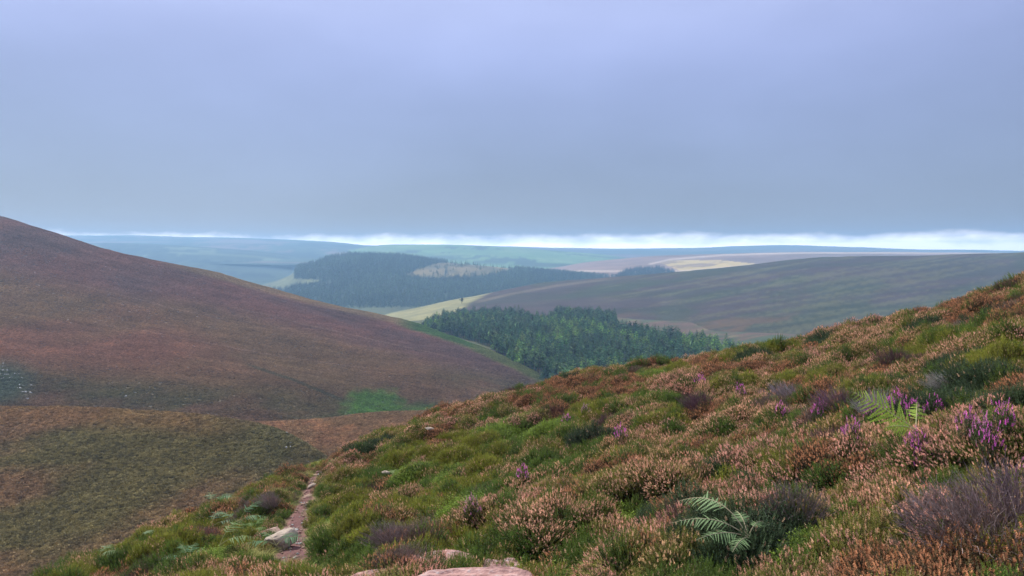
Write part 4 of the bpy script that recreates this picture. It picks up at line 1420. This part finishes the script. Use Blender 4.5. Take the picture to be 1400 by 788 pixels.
scree(HC, [(543, 459)], 3.0, 'pale streak of rock high on the big heather hill near its rim', None, 5)

# ------------------------------------------------------------------ ferns
M_FERN = plant_mat('fern_leaf', 'leafcol', .55, .5, .3)
M_RACH = plant_mat('fern_stalk', 'stemcol', .6, .2)

def leaflet_mesh(name, seed, lobes=9):
    """one pinna, unit length along +X: toothed blade with drooping tip"""
    rng = np.random.default_rng(seed)
    T = Tri()
    t = np.linspace(0, 1, lobes + 1)
    for s_ in (1, -1):
        a = np.stack([t[:-1], 0 * t[:-1], -.12 * t[:-1] ** 2], 1); b = np.stack([t[1:], 0 * t[1:], -.12 * t[1:] ** 2], 1)
        wd = .07 * (1 - t[:-1]) ** .7 + .010
        tip = np.stack([t[:-1] + .10, s_ * wd, -.12 * t[:-1] ** 2 - .03 * rng.random(lobes)], 1)
        mid = (a + tip) / 2 + np.stack([0 * wd - .03, s_ * wd * .1, 0 * wd + .01], 1)
        T.quads(a, b, tip, mid, 0, np.clip(.5 + rng.normal(0, .2, lobes), 0, 1))
    return T.mesh(name, [M_FERN])
LEAFLETS = [leaflet_mesh('leaflet', 1300 + k) for k in range(3)]

def frond_curve(Ln, az, rise, arch, n=26):
    """points, tangents of an arching frond starting at the origin"""
    t = np.linspace(0, 1, n)
    h = np.array([math.cos(az), math.sin(az)])
    r = Ln * (math.cos(rise) * t + .25 * arch * t ** 2)
    z = Ln * (math.sin(rise) * t - arch * t ** 2 * .75)
    return np.stack([h[0] * r, h[1] * r, z], 1)

def tube(T, P, r0, r1, mat, k=4):
    tg = unit(np.gradient(P, axis=0))
    a, b = frame_of(tg)
    rr = np.linspace(r0, r1, len(P))[:, None]
    for q_ in range(k):
        c0, s0 = math.cos(q_ * 6.283 / k), math.sin(q_ * 6.283 / k)
        c1, s1 = math.cos((q_ + 1) * 6.283 / k), math.sin((q_ + 1) * 6.283 / k)
        A = P + (a * c0 + b * s0) * rr; B = P + (a * c1 + b * s1) * rr
        T.quads(A[:-1], B[:-1], B[1:], A[1:], mat, np.full(len(P) - 1, .5))

def fern(u, v, fronds, label, leafcol, stemcol, pieces=False, size=1.0, up=.12, yaw=0.0, seed=0, group=None, face=0.0, broad=1.0):
    """fronds: (length, azimuth deg, rise deg, arch, bare stalk share, widest pinna)"""
    rng = np.random.default_rng(1400 + seed)
    p = ground_at(u, v)
    if not pieces:
        leafcol = tuple(.8 * q_ for q_ in leafcol)
    root = empty('fern', p + Vector((0, 0, up)))
    tag(root, label, 'fern', group)
    for (Ln, az, rise, arch, bare, wide) in fronds:
        Ln *= size; wide *= size
        P = frond_curve(Ln, R(az) + yaw, R(rise), arch)
        T = Tri()
        tube(T, P, .0045 * size, .0012 * size, 1)
        T.M[-1][:] = 1
        items = []
        npair = 15 if pieces else 11
        for k in range(npair):
            f = bare + (1 - bare) * (k + .3) / npair
            ff = f * (len(P) - 1); i = int(min(ff, len(P) - 2)); q_ = ff - i
            c = P[i] * (1 - q_) + P[i + 1] * q_
            tg = P[i + 1] - P[i]; tg = tg / np.linalg.norm(tg)
            sd_ = np.cross(tg, [0, 0, 1.]); sd_ /= np.linalg.norm(sd_)
            nm = np.cross(sd_, tg)
            if face:                      # the blade is twisted on its stalk
                tv = -np.array(p) - c; tv = tv / np.linalg.norm(tv)
                nm = nm * (1 - face) + face * (tv - tg * float(tv @ tg)); nm /= np.linalg.norm(nm)
                sd_ = np.cross(tg, nm)
            kk = (k + .5) / npair
            le = wide * (math.sin(min(kk * 2.4 + .45, 1.57)) * (1 - kk) ** .75 + .06) * rng.uniform(.88, 1.1)
            for s_ in (1, -1):
                X = sd_ * s_ * math.cos(.45) + tg * math.sin(.45) - nm * rng.uniform(.05, .45) + rng.normal(0, .10, 3)
                X = X / np.linalg.norm(X)
                Zv = nm - X * float(nm @ X); Zv /= np.linalg.norm(Zv)
                Yv_ = np.cross(Zv, X)
                Mx = Matrix(((X[0], Yv_[0], Zv[0], c[0]), (X[1], Yv_[1], Zv[1], c[1]), (X[2], Yv_[2], Zv[2], c[2]), (0, 0, 0, 1))) @ Matrix.Diagonal((le, le * broad, le, 1))
                items.append((Mx, LEAFLETS[rng.integers(0, 3)]))
        if not pieces:
            for Mx, lm in items:
                v_ = np.empty(len(lm.vertices) * 3, np.float32); lm.vertices.foreach_get('co', v_)
                v_ = v_.reshape(-1, 3) @ np.array(Mx)[:3, :3].T + np.array(Mx)[:3, 3]
                a_ = np.empty(len(lm.vertices), np.float32); lm.attributes['rnd'].data.foreach_get('value', a_)
                q4 = v_.reshape(-1, 4, 3)
                T.quads(q4[:, 0], q4[:, 1], q4[:, 2], q4[:, 3], 0, a_[::4])
        fr = link('frond', T.mesh('frond', [M_FERN, M_RACH]), root)
        fr['leafcol'] = leafcol; fr['stemcol'] = stemcol
        if pieces:
            for Mx, lm in items:
                lo = link('leaflet', lm, fr)
                lo.matrix_local = Mx
                lo['leafcol'] = leafcol
    return root

YG, BG, PG_ = (.30, .42, .06), (.14, .29, .13), (.19, .29, .12)
fern(1250, 662, [(.60, 163, 36, .12, .10, .25), (.36, 60, 50, .3, .3, .12), (.34, 200, 22, .3, .2, .13)], 'yellow green fern frond below magenta bell heather', YG, (.40, .38, .18), True, 1.0, .36, seed=1, face=.80, broad=1.15)
fern(1022, 790, [(.74, 132, 58, .95, .38, .16), (.55, 168, 42, .75, .30, .13), (.44, 204, 30, .5, .25, .12), (.38, 238, 24, .4, .25, .10), (.32, 96, 60, .7, .4, .09), (.26, 40, 60, .8, .4, .07)], 'pale silvery green bracken with arching fronds beside pink heather', PG_, (.36, .30, .18), True, 1.0, .26, seed=2, face=.22, broad=1.15)
FERN_SPOTS = [(292, 706, 1.0, BG, 'light green bracken standing highest on the slope above the path'),
              (288, 738, 1.0, (.10, .22, .11), 'blue green bracken with drooping fronds beside rusty heather'),
              (326, 732, .95, BG, 'green bracken with raised fronds beside the tan path stones'),
              (378, 768, .7, (.10, .25, .10), 'single green fern below the pale boulder'),
              (134, 784, .75, PG_, 'pale green fern near the foot of the slope edge'),
              (190, 756, .6, PG_, 'silvery green fern on the slope edge above the pale green fern'),
              (222, 712, .7, (.24, .30, .16), 'faded pale fern on the skyline edge of the near slope'),
              (300, 768, .8, (.19, .30, .10), 'yellowish lacy fern patch below the bracken'),
              (258, 786, .6, BG, 'small bright green fern at the foot of the near slope'),
              (535, 672, .8, (.17, .26, .05), 'yellow green fern beside a small white stone'),
              (345, 748, .5, (.15, .27, .06), 'small fresh green fern on the inner side of the pale boulder')]
for k, (u, v, s_, lc, lab) in enumerate(FERN_SPOTS):
    rr = random.Random(k + 50)
    fr = [(rr.uniform(.6, .85), q_ * 72 + rr.uniform(-25, 25), rr.uniform(38, 60), rr.uniform(.6, .9), .3, rr.uniform(.2, .27)) for q_ in range(rr.choice((2, 3, 4)))]
    fern(u, v, fr, lab, lc, (.30, .28, .12), False, s_ * 1.05, .21, seed=10 + k)

# ------------------------------------------------------------------ plants one can single out
BELL = [heather_mesh('bell_heather', 1500 + k, ns=46, Rd=.13, H=.36, flower=.8, fl_len=.06, split=True) for k in range(3)]
BELL_SPOTS = [(1192, 600, .8, 'magenta bell heather at the tip of the yellow green fern'), (1222, 590, 1.0, 'bright magenta bell heather above the yellow green fern'), (1246, 598, .9, 'magenta bell heather just behind the yellow green fern'),
              (1275, 600, .9, 'magenta bell heather in brown heather beside the fern clump'), (1252, 650, .75, 'vivid magenta bell heather beside the fern stalk'), (1260, 672, .8, 'magenta bell heather below the fern stalk'),
              (1322, 625, .8, 'pinkish purple bell heather among brown seed heads'), (1345, 638, .85, 'purple bell heather tallest of the loose right hand patch'), (1368, 620, .9, 'pale purple bell heather near a bare grey bush'),
              (1352, 658, .8, 'bright purple bell heather lowest of the loose right hand patch'), (848, 618, 1.0, 'bright magenta bell heather beside a purple dead bush mid slope'), (775, 592, 1.0, 'lilac bell heather below a tan heather bush high on the slope'),
              (1068, 588, .9, 'magenta bell heather in green heather below the grey dead bushes'), (957, 541, 1.1, 'rosy bell heather near the crest in rusty heather'), (800, 578, 1.0, 'pale pink bell heather among tan heather high on the slope'),
              (1056, 686, .7, 'small pink bell heather in bright green leaves'), (714, 672, .8, 'single pink bell heather in green heather mid slope'), (1012, 555, 1.0, 'violet bell heather beside a rounded purple bush'),
              (1163, 628, .8, 'dim purple bell heather in front of a dark twiggy bush'), (1120, 590, .9, 'soft magenta bell heather beside pinkish brown heather'), (645, 735, .9, 'leaning pink bell heather at the edge above the slabs'), (1395, 700, .7, 'pale pink bell heather beside the big bare bush')]
for k, (u, v, s_, lab) in enumerate(BELL_SPOTS):
    p = ground_at(u, v)
    t = empty('bell_heather', p + Vector((0, 0, .12)))
    t.rotation_euler = (0, 0, k * 1.7); t.scale = (s_ * .95,) * 3
    tag(t, lab, 'heather', 'magenta bell heather plants')
    fm, fl_, st = BELL[k % 3]
    fc = (.74, .14, .56) if k not in (7, 14, 20, 21) else (.55, .20, .38)
    a = link('foliage', fm, t); a['leafcol'] = (.06, .09, .03)
    b = link('flowers', fl_, t); b['flowcol'] = fc
    c = link('stems', st, t); c['stemcol'] = (.12, .07, .06)

DEAD = [twig_mesh('dead_heather', 1600 + k, ns=150, Rd=.42, H=.42, lean=-.25 + .1 * k) for k in range(3)]
DEAD_SPOTS = [(1085, 560, 1.25, (.27, .23, .23), 'grey bare heather bush with pale twigs behind pinkish brown heather'), (1150, 575, 1.1, (.19, .12, .14), 'purplish bare heather bush beside the grey one'),
              (1205, 585, 1.0, (.30, .27, .26), 'silvery dead heather twigs behind the magenta bell heather'), (1226, 512, 1.25, (.13, .075, .085), 'dark purple twiggy bush rising on the upper slope'),
              (960, 568, 1.2, (.13, .075, .085), 'rounded purple bare bush on the middle of the slope'), (1088, 735, .9, (.17, .13, .12), 'dark bare heather with long combed twigs beside peach heather'),
              (1350, 780, 1.2, (.24, .185, .165), 'big grey bare heather bush with long slanting twigs'), (1390, 740, 1.1, (.20, .15, .15), 'brownish grey bare heather behind the big grey bush'),
              (1300, 770, .9, (.17, .13, .12), 'dim bare heather at the inner side of the big grey bush'), (545, 762, .9, (.20, .15, .14), 'thin bare heather stems in green heather above the long slab'), (372, 705, .9, (.22, .17, .16), 'grey bare heather beside the path above the tan stones'),
              (833, 592, 1.1, (.14, .085, .085), 'brown purple dead heather beside bright magenta bells'), (1300, 552, .8, (.34, .31, .28), 'single pale dead branch against dark green heather')]
for k, (u, v, s_, sc_, lab) in enumerate(DEAD_SPOTS):
    p = ground_at(u, v)
    o = link('dead_heather_bush', DEAD[k % 3], None, p + Vector((0, 0, .11)))
    o.rotation_euler = (0, 0, .3 * (k % 4)); o.scale = (s_ * .8,) * 3
    o['stemcol'] = tuple(1.35 * q_ for q_ in sc_)
    tag(o, lab, 'bush', 'bare heather bushes on the near slope')

# ------------------------------------------------------------------ haze
bm = bmesh.new()
bmesh.ops.create_cube(bm, size=1)
me = bpy.data.meshes.new('haze')
bm.to_mesh(me); bm.free()
hz = link('haze', me)
hz.scale = (46000, 11400, 320)
hz.location = (0, 4500, 320 / 2 - 200)
hz['kind'] = 'stuff'
m = bpy.data.materials.new('air')
m.use_nodes = True
n, l = m.node_tree.nodes, m.node_tree.links
n.remove(n['Principled BSDF'])
pv = n.new('ShaderNodeVolumePrincipled')
pv.inputs['Color'].default_value = (.40, .69, 1.0, 1)
pv.inputs['Density'].default_value = 1.75e-4
pv.inputs['Anisotropy'].default_value = .2
l.new(pv.outputs[0], n['Material Output'].inputs['Volume'])
me.materials.append(m)
